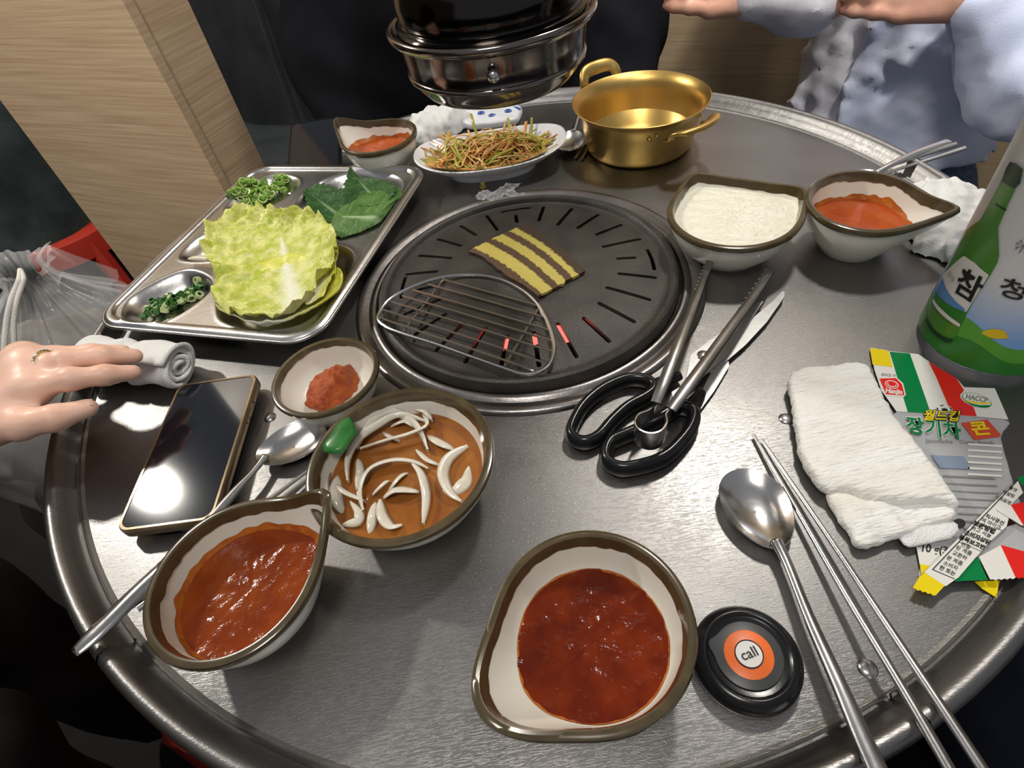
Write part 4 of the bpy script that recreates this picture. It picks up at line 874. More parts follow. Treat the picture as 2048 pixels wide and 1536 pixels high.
pad(w6([(640, 1120), (690, 1185), (760, 1190), (900, 1155), (990, 1115), (955, 1050), (800, 1020), (680, 1060)], .006), .0035, lambda p: .0075 + .0012 * wob(p, 160, 2), .003, edge=.0004).build('bottom_layer', M['towel'], tf, ang=None)
pad(w6([(265, 860), (300, 980), (385, 1100), (425, 1172), (500, 1178), (640, 1135), (760, 1090), (880, 1050), (968, 1020), (930, 930), (700, 850), (420, 800)], .009), .001, lambda p: .0105 + .0022 * wob(p, 130, 3) + .0006 * wob(p, 600, 4), .004, edge=.0005).build('middle_layer', M['towel_w'], tf, ang=None)
pad(w6([(52, 245), (130, 205), (260, 185), (400, 170), (490, 192), (545, 300), (640, 450), (760, 610), (880, 760), (980, 920), (1015, 985), (925, 935), (760, 935), (620, 930), (480, 905), (370, 865), (275, 870), (180, 775), (115, 650), (88, 480), (66, 340)], .016), .0035, lambda p: .0165 + .0016 * wob(p, 75, 5) + .0006 * wob(p, 500, 6), .006, edge=.0007, n=120).build('top_layer', M['towel_w'], tf, ang=None)
# rolled towel under the hand
ra, rb_ = np.array([-.440, -.022, .021]), np.array([-.338, -.058, .021]); ad = (rb_ - ra) / np.linalg.norm(rb_ - ra); sd = np.array([-ad[1], ad[0], 0])
rt = thing('rolled_towel', 'rolled white wet towel under the fingers by the tray', 'towel', (*((ra + rb_) / 2)[:2], 0))
turns = np.linspace(0, 3.35 * 2 * math.pi, 120); G = []
for i, q in enumerate(np.linspace(0, 1, 22)):
    c = ra + (rb_ - ra) * q; row = []
    for side in (1, -1):
        seq = turns if side == 1 else turns[::-1]
        for t in seq:
            r = .0035 + .0185 * t / turns[-1] + side * .0022
            r *= 1 + .05 * math.sin(3 * q * 6 + t) + .04 * math.sin(11 * q + 1.7 * t) - .22 * math.exp(-((q - .48) / .05) ** 2) * (t > turns[-1] * .7)
            row.append(c + sd * r * math.cos(t) * 1.12 + np.array([0, 0, r * math.sin(t) * .86]) + ad * (.002 * math.sin(t * 1.3)))
    G.append(row)
gb = MB().grid(G, cv=True); m = len(G[0])
for end in (0, len(G) - 1):
    for j in range(len(turns) - 1): gb.f.append((end * m + j, end * m + j + 1, end * m + m - 2 - j, end * m + m - 1 - j)); gb.mi.append(0)
gb.v = [(x, y, max(z, .0006)) for x, y, z in gb.v]
gb.build('rolled_cloth', M['towel'], rt, ang=None)
# crumpled towels at the back and at the right
def heap(name, label, cpx, size, rz, hgt, seed, m):
    c = np.array([*cpx, 0]); R_ = np.array([[math.cos(rz), -math.sin(rz), 0], [math.sin(rz), math.cos(rz), 0], [0, 0, 1]])
    def f(P):
        q = (P - c); l = q @ R_
        d = ell(l, (0, 0, hgt * .15), (size[0], size[1], hgt), None)
        return d + .0045 * np.abs(wob(P * np.array([1, 1, .6]), 110, seed)) + .003 * wob(P, 230, seed + 1) - .001
    o = body(name, m, f, c + np.array([-.11, -.11, .001]), c + np.array([.11, .11, .075]), .0028); return tag(o, label, 'towel')
heap('crumpled_towel', 'crumpled white towel behind the spouted bowl and white platter', (-.075, .398), (.062, .034), .45, .030, 31, M['towel'])
heap('crumpled_towel', 'crumpled white towel behind the right-hand spouted bowl by the bottle', (.420, -.030), (.066, .045), 1.0, .026, 41, M['towel'])
# small white packet with blue rings behind the platter
M['paper_w'] = mat('white_packet_film', (.78, .80, .84), .25); M['blue'] = mat('blue_print', (.05, .12, .45), .3)
pk = thing('wet_tissue_packet', 'flat white packet printed with blue rings behind the scallion platter', 'packet', (*at(990, 225, .01)[:2], .001))
pp = [at(*p, .013)[:2] for p in ((915, 232), (960, 212), (1036, 208), (1040, 226), (1020, 238), (940, 246))]
pad(pp, .001, lambda p: .013 + .001 * wob(p, 120, 3), .006, n=60, h=.0016).build('film', M['paper_w'], pk, ang=None)
for x, y in ((984, 231), (1016, 222), (962, 226)):
    p = at(x, y, .0135)
    for r_ in (.0055, .0028): MB().lathe([(r_, .0002), (r_ - .0004, .0009), (r_ - .0011, .0009), (r_ - .0015, .0002)], 24, (p[0], p[1], .0135)).build('blue_ring', M['blue'], pk)
p = at(1034, 216, .0135); MB().box((p[0], p[1], .0138), (.004, .016, .0006), np.array([[.9, -.44, 0], [.44, .9, 0], [0, 0, 1]])).build('blue_bar', M['blue'], pk, smooth=False)
# bits at the back of the grill collar
M['film'] = mat('clear_film', (.85, .87, .9), .12, 0., alpha=.32, bump=.6, bscale=140)
M['acorn'] = mat('yellow_nub', (.35, .27, .06), .4, 0., (.06, .05, .03), 120)
p = at(967, 376, .003); MB().lathe([(0, .0115), (.0022, .0110), (.0036, .0085), (.0033, .0065), (.0046, .0060), (.0048, .0040), (.0040, .001), (.003, 0), (0, 0)], 14, (p[0], p[1], .0)).build('valve_nub', M['acorn']).__setitem__('label', 'small yellow-tipped nub standing between platter and grill ring')
bpy.data.objects['valve_nub']['category'] = 'knob'
pts = [at(*p, .006)[:2] for p in ((952, 396), (965, 384), (985, 386), (1005, 374), (1045, 370), (1030, 384), (1050, 392), (1010, 396), (985, 402), (965, 404))]
bm_ = MB(); c = np.mean(pts, 0); ol = bez([(*p_, 0) for p_ in pts], 50, True)[:, :2]
bm_.grid([[(*(c + (o_ - c) * f), .0062 + .0030 * float(wob((c + (o_ - c) * f)[None], 420, 3)[0]) + .002) for f in np.linspace(1, .05, 9)] for o_ in ol], cu=True)
tag(bm_.build('plastic_scrap', M['film'], ang=25), 'crumpled clear plastic scrap on the far edge of the grill ring', 'plastic scrap')

# ------------------------------------------------------------------ candy wrappers
M['wr_w'] = mat('wrapper_white', (.74, .73, .68), .22, bump=.15, bscale=60); M['wr_g'] = mat('wrapper_green', (.0, .20, .05), .2, bump=.15, bscale=60); M['wr_r'] = mat('wrapper_red', (.72, .02, .015), .2, bump=.15, bscale=60)
M['wr_y'] = mat('wrapper_yellow', (.80, .62, .005), .22, bump=.15, bscale=60); M['wr_clear'] = mat('wrapper_clear', (.62, .63, .64), .14, 0., alpha=.55, bump=.5, bscale=70)
M['wr_grey'] = mat('wrapper_blue_grey', (.22, .27, .36), .25); M['wr_o'] = mat('wrapper_orange_red', (.62, .07, .03), .25)
ZW = lambda p: (1740 + p[0] * .15039, 690 + p[1] * .15039)
ZV = lambda p: (1800 + p[0] * .18235, 940 + p[1] * .18235)
def sheet(name, m, parent, pts, zmap, z, thick=.0003, zig=()):
    P_ = []
    n = len(pts)
    for i, (a, b_) in enumerate(zip(pts, pts[1:] + pts[:1])):
        k = 9 if i in zig else 1
        for q in range(k):
            f = q / k; e = np.array(a) * (1 - f) + np.array(b_) * f
            if i in zig and q % 2: d = np.array(b_) - np.array(a); e = e + np.array([d[1], -d[0]]) / np.linalg.norm(d) * 14
            P_.append(tuple(at(*zmap(e), z)[:2]))
    return MB().prism(P_, z - thick, z).build(name, m, parent, smooth=False)
def print_on(s, org, xv, yv, size, zmap, z, m, parent, bold=.02):
    V, Fc = text2d(s, 1., bold); o, xv, yv = np.array(org, float), np.array(xv, float), np.array(yv, float); out = []
    for x, y, _ in V: out.append((*at(*zmap(o + xv * x * size + yv * y * size), z)[:2], z))
    MB().add(out, Fc).build('lettering', m, parent, smooth=False)
w1 = thing('candy_wrapper', 'green white and red striped candy wrapper under the folded towel', 'wrapper', (*at(1850, 850)[:2], .0005))
film1 = [at(*p, .002)[:2] for p in ((1790, 824), (1870, 826), (2014, 838), (2004, 880), (2036, 985), (2040, 1010), (1985, 1080), (1925, 1150), (1880, 1172), (1838, 1160), (1842, 1120), (1835, 1080), (1800, 1000), (1770, 900))]
pad(film1, .0004, lambda p: .0022 + .0004 * wob(p, 120, 8), .001, n=90, h=.0012).build('clear_film', M['wr_clear'], w1, ang=None)
sheet('panel', M['wr_w'], w1, [(0, 45), (120, 60), (245, 80), (400, 95), (640, 120), (780, 215), (960, 330), (1150, 440), (1250, 560), (1660, 575), (1840, 990), (1420, 950), (700, 900), (350, 880), (150, 600), (60, 330)], ZW, .0026, zig=(0, 1))
sheet('yellow_end', M['wr_y'], w1, [(0, 45), (245, 80), (300, 290), (35, 258)], ZW, .0029, zig=(0,))
sheet('green_stripe', M['wr_g'], w1, [(262, 88), (530, 112), (790, 850), (770, 905), (503, 888)], ZW, .0029)
sheet('red_stripe', M['wr_r'], w1, [(780, 218), (960, 330), (1150, 440), (1250, 600), (1210, 660), (1260, 760), (1380, 830), (1420, 945), (1110, 925), (1050, 820), (880, 420)], ZW, .0029)
sheet('badge', M['wr_w'], w1, [(105, 430), (350, 425), (440, 510), (478, 660), (450, 690), (215, 675)], ZW, .00295); sheet('badge', M['wr_r'], w1, [(125, 445), (345, 440), (425, 520), (460, 655), (440, 670), (215, 655)], ZW, .0031)
ov = lambda cx, cy, rx, ry, tilt=.25, n=28: [(cx + rx * math.cos(a) * math.cos(tilt) - ry * math.sin(a) * math.sin(tilt), cy + rx * math.cos(a) * math.sin(tilt) + ry * math.sin(a) * math.cos(tilt)) for a in np.linspace(0, 6.283, n, endpoint=False)]
for cx, cy, rx, ry, m in ((290, 525, 92, 55, 'wr_w'), (290, 525, 78, 44, 'wr_r'), (290, 525, 62, 34, 'wr_w'), (292, 518, 54, 28, 'wr_r')): sheet('badge_mark', M[m], w1, ov(cx, cy, rx, ry), ZW, .0032 + .0002 * (92 - rx) / 14)
print_on('Hanjin', (320, 618), (1, .12), (.12, -1), 88, ZW, .0034, M['wr_w'], w1, .04)
print_on('SINCE 19', (245, 400), (1, .08), (.1, -1), 48, ZW, .0029, M['ink_w'], w1)
sheet('seal', M['wr_w'], w1, ov(1415, 732, 225, 92, .32), ZW, .0031); sheet('seal_line', M['wr_g'], w1, ov(1420, 732, 208, 82, .32), ZW, .0033); sheet('seal_face', M['wr_w'], w1, ov(1420, 728, 198, 74, .32), ZW, .0035)
print_on('HACCP', (1420, 712), (1, .18), (.25, -1), 88, ZW, .0037, M['ink_w'], w1, .03)
sheet('seal_band', M['wr_g'], w1, [(1300, 765), (1450, 800), (1600, 800), (1560, 830), (1460, 825), (1360, 800)], ZW, .0037); sheet('seal_band', M['wr_y'], w1, [(1285, 735), (1450, 762), (1600, 765), (1600, 785), (1450, 785), (1300, 757)], ZW, .0037)
sheet('ball', M['wr_w'], w1, ov(990, 855, 112, 62, .2), ZW, .0032)
sheet('ball_patch', M['ink'], w1, [(950, 845), (1000, 838), (1040, 860), (1020, 885), (970, 880)], ZW, .0034); sheet('ball_patch', M['ink'], w1, [(888, 830), (912, 845), (905, 872), (890, 862)], ZW, .0034); sheet('ball_patch', M['ink'], w1, [(1050, 822), (1085, 840), (1095, 865), (1070, 850)], ZW, .0034); sheet('ball_patch', M['ink'], w1, [(930, 800), (985, 796), (975, 808), (940, 812)], ZW, .0034)
print_on('월드컵', (955, 950), (1.0, .03), (.22, -.85), 178, ZW, .0036, M['ink'], w1, .075); print_on('월드컵', (955, 950), (1.0, .03), (.22, -.85), 178, ZW, .0039, M['wr_y'], w1, .02)
print_on('장기차', (850, 1120), (1.0, .12), (-.12, -.95), 265, ZW, .0030, M['wr_w'], w1, .06); print_on('장기차', (850, 1120), (1.0, .12), (-.12, -.95), 265, ZW, .0033, M['wr_g'], w1, .022)
sheet('cone_box', M['wr_o'], w1, [(1215, 1035), (1560, 990), (1740, 1190), (1730, 1215), (1390, 1262)], ZW, .0031)
print_on('콘', (1470, 1120), (1.25, -.08), (-.45, -.9), 215, ZW, .0034, M['wr_y'], w1, .03)
print_on('Janggicha   Corn Snack', (1200, 1285), (1.6, .06), (-.1, -1), 62, ZW, .0030, M['ink_w'], w1)
Zc = lambda p: p
sheet('grey_bar', M['wr_grey'], w1, [(1862, 910), (1928, 913), (1940, 938), (1880, 936)], Zc, .0029)
for k in range(9):
    y0 = 950 + 15 * k; x0 = 1886 + 6 * k; x1 = 1990 + 4 * k; sheet('print_line', M['ink_w'], w1, [(x0, y0), (x1, y0 + 5), (x1, y0 + 8.2), (x0, y0 + 3.2)], Zc, .0029)
for k in range(6):
    y0 = 886 + 12 * k; sheet('print_line', M['wr_w'], w1, [(1936, y0), (2004, y0 + 4), (2004, y0 + 8), (1936, y0 + 4)], Zc, .0029)
sheet('ball_patch', M['ink'], w1, ov(650, 585, 70, 52, .1), ZV, .0031)
sheet('lower_panel', M['wr_w'], w1, [(180, 840), (480, 880), (560, 960), (330, 1130), (220, 1050)], ZV, .0028); sheet('yellow_end', M['wr_y'], w1, [(218, 1030), (325, 1050), (280, 1130), (240, 1160)], ZV, .0030)
print_on('10 g(3', (375, 870), (1, .12), (.15, -1), 120, ZV, .0031, M['ink'], w1, .02)
# second wrapper, twisted strip
w2_ = thing('candy_wrapper', 'crumpled candy wrapper with small print and red tail at the right rim', 'wrapper', (*at(1930, 1100)[:2], .003))
sheet('clear_film', M['wr_clear'], w2_, [(640, 1180), (830, 940), (1010, 760), (1180, 620), (1360, 560), (1400, 900), (1100, 830)], ZV, .0045)
sheet('strip', M['wr_w'], w2_, [(265, 1120), (360, 1030), (700, 690), (1000, 380), (1290, 110), (1350, 250), (1235, 360), (1170, 620), (1000, 770), (830, 960), (640, 1180), (500, 1275)], ZV, .0075)
sheet('yellow_end', M['wr_y'], w2_, [(140, 1290), (215, 1168), (275, 1130), (490, 1268), (395, 1372)], ZV, .0077, zig=(4,))
sheet('border_line', M['ink'], w2_, [(355, 1085), (1290, 105), (1298, 112), (366, 1090)], ZV, .0078); sheet('border_line', M['ink'], w2_, [(355, 1085), (600, 1190), (604, 1198), (355, 1093)], ZV, .0078)
for k, (s, o, sz, bd) in enumerate((('한 또는', (520, 1105), 62, .02), ('소비자', (555, 1050), 62, .01), ('분 제품', (600, 995), 62, .01), ('교환하', (655, 940), 62, .01), ('된 계품', (700, 885), 62, .01), ('변질', (720, 830), 60, .01), ('품목보고번', (790, 795), 66, .04), ('소비자상담', (850, 740), 66, .04), ('하고 서늘', (890, 680), 60, .01), ('보관방법', (925, 630), 70, .05), ('에 마이크', (1000, 590), 58, .01), ('직사광선', (1040, 545), 60, .02), ('원재료명', (1130, 330), 52, .01), ('백설탕', (1190, 265), 52, .01), ('물엿', (1240, 210), 50, .01))):
    print_on(s, o, (.93, .42), (.42, -.80), sz, ZV, .0078, M['ink'], w2_, bd)
for p0, p1 in (((640, 780), (900, 890)), ((700, 700), (990, 800)), ((830, 575), (1130, 660))):
    sheet('border_line', M['ink_w'], w2_, [p0, p1, (p1[0], p1[1] + 7), (p0[0], p0[1] + 7)], ZV, .0078)
sheet('green_stripe', M['wr_g'], w2_, [(835, 925), (965, 1205), (700, 1215), (600, 1225)], ZV, .0062)
sheet('white_stripe', M['wr_w'], w2_, [(865, 950), (1110, 820), (1270, 1180), (990, 1200)], ZV, .0066, zig=(2,)); sheet('red_stripe', M['wr_r'], w2_, [(1105, 820), (1370, 895), (1450, 1165), (1270, 1180)], ZV, .0068, zig=(2,))
sheet('white_stripe', M['wr_w'], w2_, [(1050, 430), (1215, 385), (1360, 610), (1330, 605)], ZV, .0082); sheet('red_stripe', M['wr_r'], w2_, [(1215, 380), (1400, 345), (1440, 640), (1360, 612)], ZV, .0084)
sheet('green_stripe', M['wr_g'], w2_, [(1285, 90), (1330, 70), (1420, 40), (1420, 170), (1345, 160)], ZV, .0082)
sheet('yellow_end', M['wr_y'], w2_, [(820, 1225), (1090, 1210), (1060, 1400), (900, 1300)], ZV, .0020)

# ------------------------------------------------------------------ soju bottle
BC, BR = np.array([.352, -.186]), .0464
M['pet'] = mat('clear_plastic', (.93, .95, .97), .05, 0., trans=.94, ior=1.3, alpha=.75)
M['lab'] = mat('bottle_label', (.66, .66, .67), .32); M['lab_g'] = mat('label_green', (.03, .22, .025), .3); M['lab_lg'] = mat('label_light_green', (.10, .38, .04), .3)
M['lab_gb'] = mat('label_bottle_green', (.02, .12, .02), .25, 0., (.10, .30, .04), 1); M['lab_dk'] = mat('label_dark_green', (.006, .035, .012), .3); M['lab_y'] = mat('label_yellow', (.80, .58, .02), .3)
def lab_nodes():
    m = M['lab']; nt = m.node_tree; L = nt.links.new; b = nt.nodes['Principled BSDF']; tc = nt.nodes.new('ShaderNodeTexCoord'); sp = nt.nodes.new('ShaderNodeSeparateXYZ'); r = nt.nodes.new('ShaderNodeValToRGB'); mr = nt.nodes.new('ShaderNodeMapRange')
    L(tc.outputs['Object'], sp.inputs[0]); L(sp.outputs['Z'], mr.inputs['Value']); mr.inputs['From Min'].default_value = .03; mr.inputs['From Max'].default_value = .10; L(mr.outputs[0], r.inputs[0])
    e = r.color_ramp.elements; e[0].position = .15; e[0].color = (.22, .42, .80, 1); e[1].position = .75; e[1].color = (.66, .66, .67, 1); L(r.outputs[0], b.inputs['Base Color'])
lab_nodes()
bo = thing('plastic_bottle', 'large clear plastic bottle with a printed green bottle on its label', 'bottle', (*BC, 0))
MB().lathe([(0, .004), (.030, .0035), (.036, .0005), (.041, .0005), (.0452, .005), (.0462, .011), (.0462, .20), (.0455, .212), (.040, .230), (.028, .255), (.0175, .272), (.0140, .285), (.0135, .298)], 72, (*BC, 0)).build('body', M['pet'], bo, ang=50)
MB().lathe([(.0137, .296), (.0165, .297), (.0168, .3), (.0168, .318), (.016, .3205), (0, .321)], 40, (*BC, 0)).build('cap', M['lab_g'], bo)
MB().lathe([(BR, .008), (BR, .03), (BR, .10), (BR, .195)], 96, (*BC, 0)).build('label', M['lab'], bo, local=False).data.transform(Matrix.Identity(4))
def cyl(x, y):
    d = ray(x, y); o = CAM - np.array([*BC, 0]); a = d[0] ** 2 + d[1] ** 2; b_ = 2 * (o[0] * d[0] + o[1] * d[1]); c = o[0] ** 2 + o[1] ** 2 - BR * BR
    D = max(b_ * b_ - 4 * a * c, 0); t = (-b_ - D ** .5) / (2 * a); p = o + d * t; return math.atan2(p[1], p[0]) % (2 * math.pi), p[2]
ZL = lambda p: (1780 + p[0] * .3646, 240 + p[1] * .3646)
def wrap(name, m, rows, eps, parent):
    """rows: (z, angle0, angle1) from bottom to top, bent round the bottle"""
    R_ = BR + eps; zs = [r[0] for r in rows]; zz = np.linspace(zs[0], zs[-1], max(12, 3 * len(rows))); a0 = np.interp(zz, zs, [r[1] for r in rows]); a1 = np.interp(zz, zs, [r[2] for r in rows])
    n = max(4, int(np.degrees((a1 - a0).max()) / 4)); G = [[(BC[0] + R_ * math.cos(a0[i] + (a1[i] - a0[i]) * q), BC[1] + R_ * math.sin(a0[i] + (a1[i] - a0[i]) * q), zz[i]) for q in np.linspace(0, 1, n)] for i in range(len(zz))]
    return MB().grid(G).build(name, m, parent, ang=None)
def polywrap(name, m, pts, eps, parent, zmap=ZL):
    Q = [cyl(*zmap(p)) for p in pts]; Q = np.array(Q); zs = np.linspace(Q[:, 1].min() + 1e-5, Q[:, 1].max() - 1e-5, 26); rows = []
    for z in zs:
        xs = []
        for a, b_ in zip(Q, np.roll(Q, -1, 0)):
            if (a[1] - z) * (b_[1] - z) <= 0 and abs(a[1] - b_[1]) > 1e-9: xs.append(a[0] + (z - a[1]) * (b_[0] - a[0]) / (b_[1] - a[1]))
        if len(xs) >= 2: rows.append((z, min(xs), max(xs)))
    return wrap(name, m, rows, eps, parent)
rad = math.radians
wrap('green_hill', M['lab_g'], [(.0075, rad(40), rad(400)), (.024, rad(40), rad(400))], .0002, bo)
aH = np.linspace(rad(90), rad(330), 40); lo_ = lambda a: .026 + .014 * math.sin((a - rad(150)) * 1.9) ** 2
MB().grid([[(BC[0] + (BR + .0003) * math.cos(a), BC[1] + (BR + .0003) * math.sin(a), .018 + (lo_(a) + .008 - .018) * q) for q in np.linspace(0, 1, 4)] for a in aH]).build('light_hill', M['lab_lg'], bo, ang=None)
MB().grid([[(BC[0] + (BR + .0005) * math.cos(a), BC[1] + (BR + .0005) * math.sin(a), .0076 + (.020 + .012 * math.sin((a - rad(170)) * 2.2) ** 2 - .0076) * q) for q in np.linspace(0, 1, 4)] for a in aH]).build('dark_hill', M['lab_g'], bo, ang=None)
polywrap('sun', M['lab_y'], [(500, 1165), (530, 1150), (580, 1143), (630, 1155), (652, 1195), (580, 1200), (530, 1185)], .0004, bo)
polywrap('printed_bottle', M['lab_gb'], [(660, 310), (700, 340), (695, 375), (640, 490), (590, 610), (600, 640), (605, 760), (555, 850), (480, 960), (420, 1070), (375, 1160), (350, 1212), (318, 1216), (240, 1150), (203, 1075), (215, 1035), (300, 850), (400, 660), (430, 600), (500, 550), (560, 440), (615, 340), (630, 310)], .0008, bo)
polywrap('printed_cap', M['lab_dk'], [(668, 228), (700, 238), (738, 268), (722, 348), (690, 372), (620, 335), (632, 305), (645, 265)], .0010, bo)
polywrap('neck_line', M['lab_dk'], [(588, 455), (648, 488), (644, 497), (584, 464)], .0010, bo)
polywrap('printed_label', M['pearl'], [(415, 742), (470, 780), (555, 838), (480, 960), (410, 1075), (340, 1020), (262, 935), (300, 850)], .0011, bo)
polywrap('printed_sky', M['blue_l'] if 'blue_l' in M else mat('label_sky_blue', (.12, .28, .62), .3), [(300, 862), (340, 960), (420, 1035), (400, 1075), (340, 1030), (262, 940)], .0013, bo)
polywrap('printed_hill', M['lab_g'], [(262, 935), (330, 1010), (425, 1050), (400, 1110), (330, 1090), (250, 985)], .0014, bo)
polywrap('printed_band', M['pearl'], [(250, 978), (310, 1050), (395, 1115), (388, 1132), (305, 1075), (247, 1000)], .0016, bo)
polywrap('bottle_foot', M['lab_dk'], [(205, 1075), (240, 1145), (320, 1200), (352, 1195), (345, 1216), (316, 1218), (235, 1155), (203, 1100)], .0015, bo)
def cyl_text(s, pxc, pxx, pxy, eps, m, bold=.0):
    """lettering whose centre and axis ends are given in the photograph"""
    V, Fc = text2d(s, 1., bold); c, ax_, ay_ = np.array(cyl(*ZL(pxc))), np.array(cyl(*ZL(pxx))), np.array(cyl(*ZL(pxy))); out = []
    for x, y, _ in V:
        q = c + (ax_ - c) * x + (ay_ - c) * y; out.append((BC[0] + (BR + eps) * math.cos(q[0]), BC[1] + (BR + eps) * math.sin(q[0]), q[1]))
    MB().add(out, Fc).build('lettering', m, bo, smooth=False)
def cyl_text2(s, pxc, w_, h_, tilt, eps, m, bold=0.):
    V, Fc = text2d(s, 1., bold); c = cyl(*ZL(pxc)); out = []
    for x, y, _ in V:
        u, v = (x * math.cos(tilt) - y * math.sin(tilt)) * w_, (x * math.sin(tilt) + y * math.cos(tilt)) * h_
        a = c[0] + u / BR; out.append((BC[0] + (BR + eps) * math.cos(a), BC[1] + (BR + eps) * math.sin(a), c[1] + v))
    MB().add(out, Fc).build('lettering', m, bo, smooth=False)
cyl_text2('참', (432, 915), .0225, .0235, .08, .0017, M['ink'], .02)
cyl_text2('참이슬', (345, 860), .0040, .0050, .08, .0017, M['ink_w'])
cyl_text2('청정', (765, 955), .0190, .0160, .05, .0008, M['ink'], .012)
cyl_text2('❊', (735, 690), .012, .012, 0., .0008, M['ink_w'])

bpy.data.objects.remove(TXO); bpy.data.curves.remove(TXC); bpy.data.scenes.remove(TXS)
# ------------------------------------------------------------------ people
M['skin'] = mat('skin', (.78, .47, .35), .42, 0., (.83, .54, .42), 30, .08, 300, sss=.15); M['skin2'] = mat('skin_ruddy', (.60, .31, .22), .45, 0., (.68, .38, .28), 30, .08, 200, sss=.12)
M['nail'] = mat('nail', (.72, .42, .34), .25)
M['black_c'] = mat('black_cloth', (.006, .006, .008), .85, 0., (.010, .010, .013), 8, .2, 200, spec=.12)
M['green_c'] = mat('dark_green_cloth', (.014, .020, .021), .8, 0., (.034, .042, .042), 9, .2, 120, spec=.12)
M['navy_c'] = mat('navy_trousers', (.006, .0075, .014), .85, 0., (.010, .012, .020), 12, .2, 300, spec=.12)
M['brown_c'] = mat('dark_brown_cloth', (.008, .006, .005), .85, 0., (.014, .010, .009), 7, .2, 200, spec=.12)
M['shirt'] = mat('lavender_shirt', (.66, .65, .71), .75, 0., (.74, .73, .78), 10, .15, 500, sheen=.2)
M['over'] = mat('pale_blue_overshirt', (.56, .62, .84), .75, 0., (.70, .74, .88), 7, .15, 500, sheen=.2)
M['denim'] = mat('blue_denim', (.05, .075, .13), .8, 0., (.10, .135, .21), 90, .3, 900)
M['gold'] = mat('gold_ring', (.75, .58, .28), .15, 1.)
def pt(x, y, z): return np.asarray(at(x, y, z))
# hand coming in from the left over the rolled towel
h1 = thing('person', 'bare hand with a gold ring reaching in over the rolled towel', 'person', (-.85, -.2, FLOOR))
wr_ = np.array([-.540, -.150, .050])
K = {'B': pt(62, 778, .070), 'A': pt(58, 735, .072), 'C': pt(50, 722, .066), 'D': pt(40, 722, .052)}
FN = [  # knuckle -> tip joints
    [(K['B'], .0100), (pt(140, 758, .074), .0088), (pt(210, 750, .067), .0080), (pt(266, 745, .057), .0066)],
    [(K['A'], .0100), (pt(125, 722, .077), .0088), (pt(205, 713, .069), .0080), (pt(270, 712, .056), .0066)],
    [(K['C'], .0096), (pt(110, 712, .069), .0082), (pt(185, 706, .062), .0074), (pt(246, 703, .052), .0062)],
    [(K['D'], .0086), (pt(80, 712, .050), .0074), (pt(130, 712, .042), .0066), (pt(165, 716, .036), .0056)],
    [(pt(-30, 850, .056), .0150), (pt(40, 850, .060), .0120), (pt(110, 836, .060), .0102), (pt(176, 816, .056), .0074)]]
PALM = [[(wr_, .022), (k, .0125)] for k in K.values()] + [[(wr_, .021), (pt(-20, 845, .054), .016)], [(K['B'], .012), (K['A'], .012), (K['C'], .011), (K['D'], .0095)], [((wr_ + K['B']) / 2, .017), ((wr_ + K['D']) / 2, .016)], [((wr_ + K['B']) / 2, .016), (pt(20, 835, .058), .013)], [(wr_, .0225), (np.array([-.62, -.178, .040]), .026), (np.array([-.72, -.20, .03]), .033)]]
fp, ff = chain(PALM, .016), [chain([L], .006) for L in FN]
def handf(P):
    d = fp(P)
    for i, f in enumerate(ff): d = smin(d, f(P), .008 if i < 4 else .012)
    return d
body('hand', M['skin'], handf, (-.75, -.24, -.01), (-.30, -.03, .10), .0024, h1)
for L in FN[:3] + [FN[4]]:
    (a, ra), (b, rb2) = L[-2], L[-1]; d = (b - a) / np.linalg.norm(b - a); c = b + d * rb2 * .15 + np.array([0, 0, rb2 * .86]); s = np.cross((0, 0, 1), d); s /= np.linalg.norm(s); u = np.cross(d, s)
    MB().grid([[c + d * x * .0052 + s * y * .0042 + u * (-.0006 * (x * x + 1.6 * y * y)) for y in np.linspace(-1, 1, 5)] for x in np.linspace(-1, 1, 5)]).build('nail', M['nail'], h1, ang=None)
rc = K['A'] * .45 + FN[1][1][0] * .55; rd = FN[1][1][0] - K['A']; rd /= np.linalg.norm(rd); s = np.cross(rd, (0, 0, 1)); s /= np.linalg.norm(s); u = np.cross(s, rd)
rg = MB().tube([rc + (s * math.cos(a) + u * math.sin(a)) * .0112 for a in np.linspace(0, 6.283, 28, endpoint=False)], .0013, 8, closed=True).build('ring', M['gold'], h1, ang=None)
for k in range(-3, 4):
    a = 1.9 + k * .27; p = rc + (s * math.cos(a) + u * math.sin(a)) * .0124; MB().lathe([(0, .0012), (.001, .0006), (.0012, 0), (.0006, -.001)], 8, p).build('stone', M['pearl'], rg)
fs = chain([[((-.69, -.195, .032), .043), ((-.80, -.23, .03), .05), ((-.95, -.30, .12), .062), ((-.98, -.28, .30), .08)], [((-.98, -.18, -.22), .16), ((-1.0, -.14, .05), .15), ((-1.0, -.14, .30), .15)]], .05)
body('jacket', M['brown_c'], lambda P: fs(P) + .006 * wob(P, 26, 3), (-1.25, -.52, -.42), (-.62, .10, .46), .016, h1)
fs2 = chain([[((-.98, -.28, -.25), .14), ((-.80, -.34, -.23), .095), ((-.62, -.32, -.22), .075)], [((-.98, -.18, -.25), .14), ((-.86, -.16, -.24), .095), ((-.74, -.13, -.23), .075)], [((-.62, -.32, -.22), .07), ((-.62, -.34, -.66), .05)], [((-.74, -.13, -.23), .07), ((-.74, -.13, -.66), .05)]], .04)
body('trousers', M['brown_c'], lambda P: fs2(P) + .006 * wob(P, 30, 5), (-1.2, -.45, -.74), (-.38, .20, -.08), .016, h1)
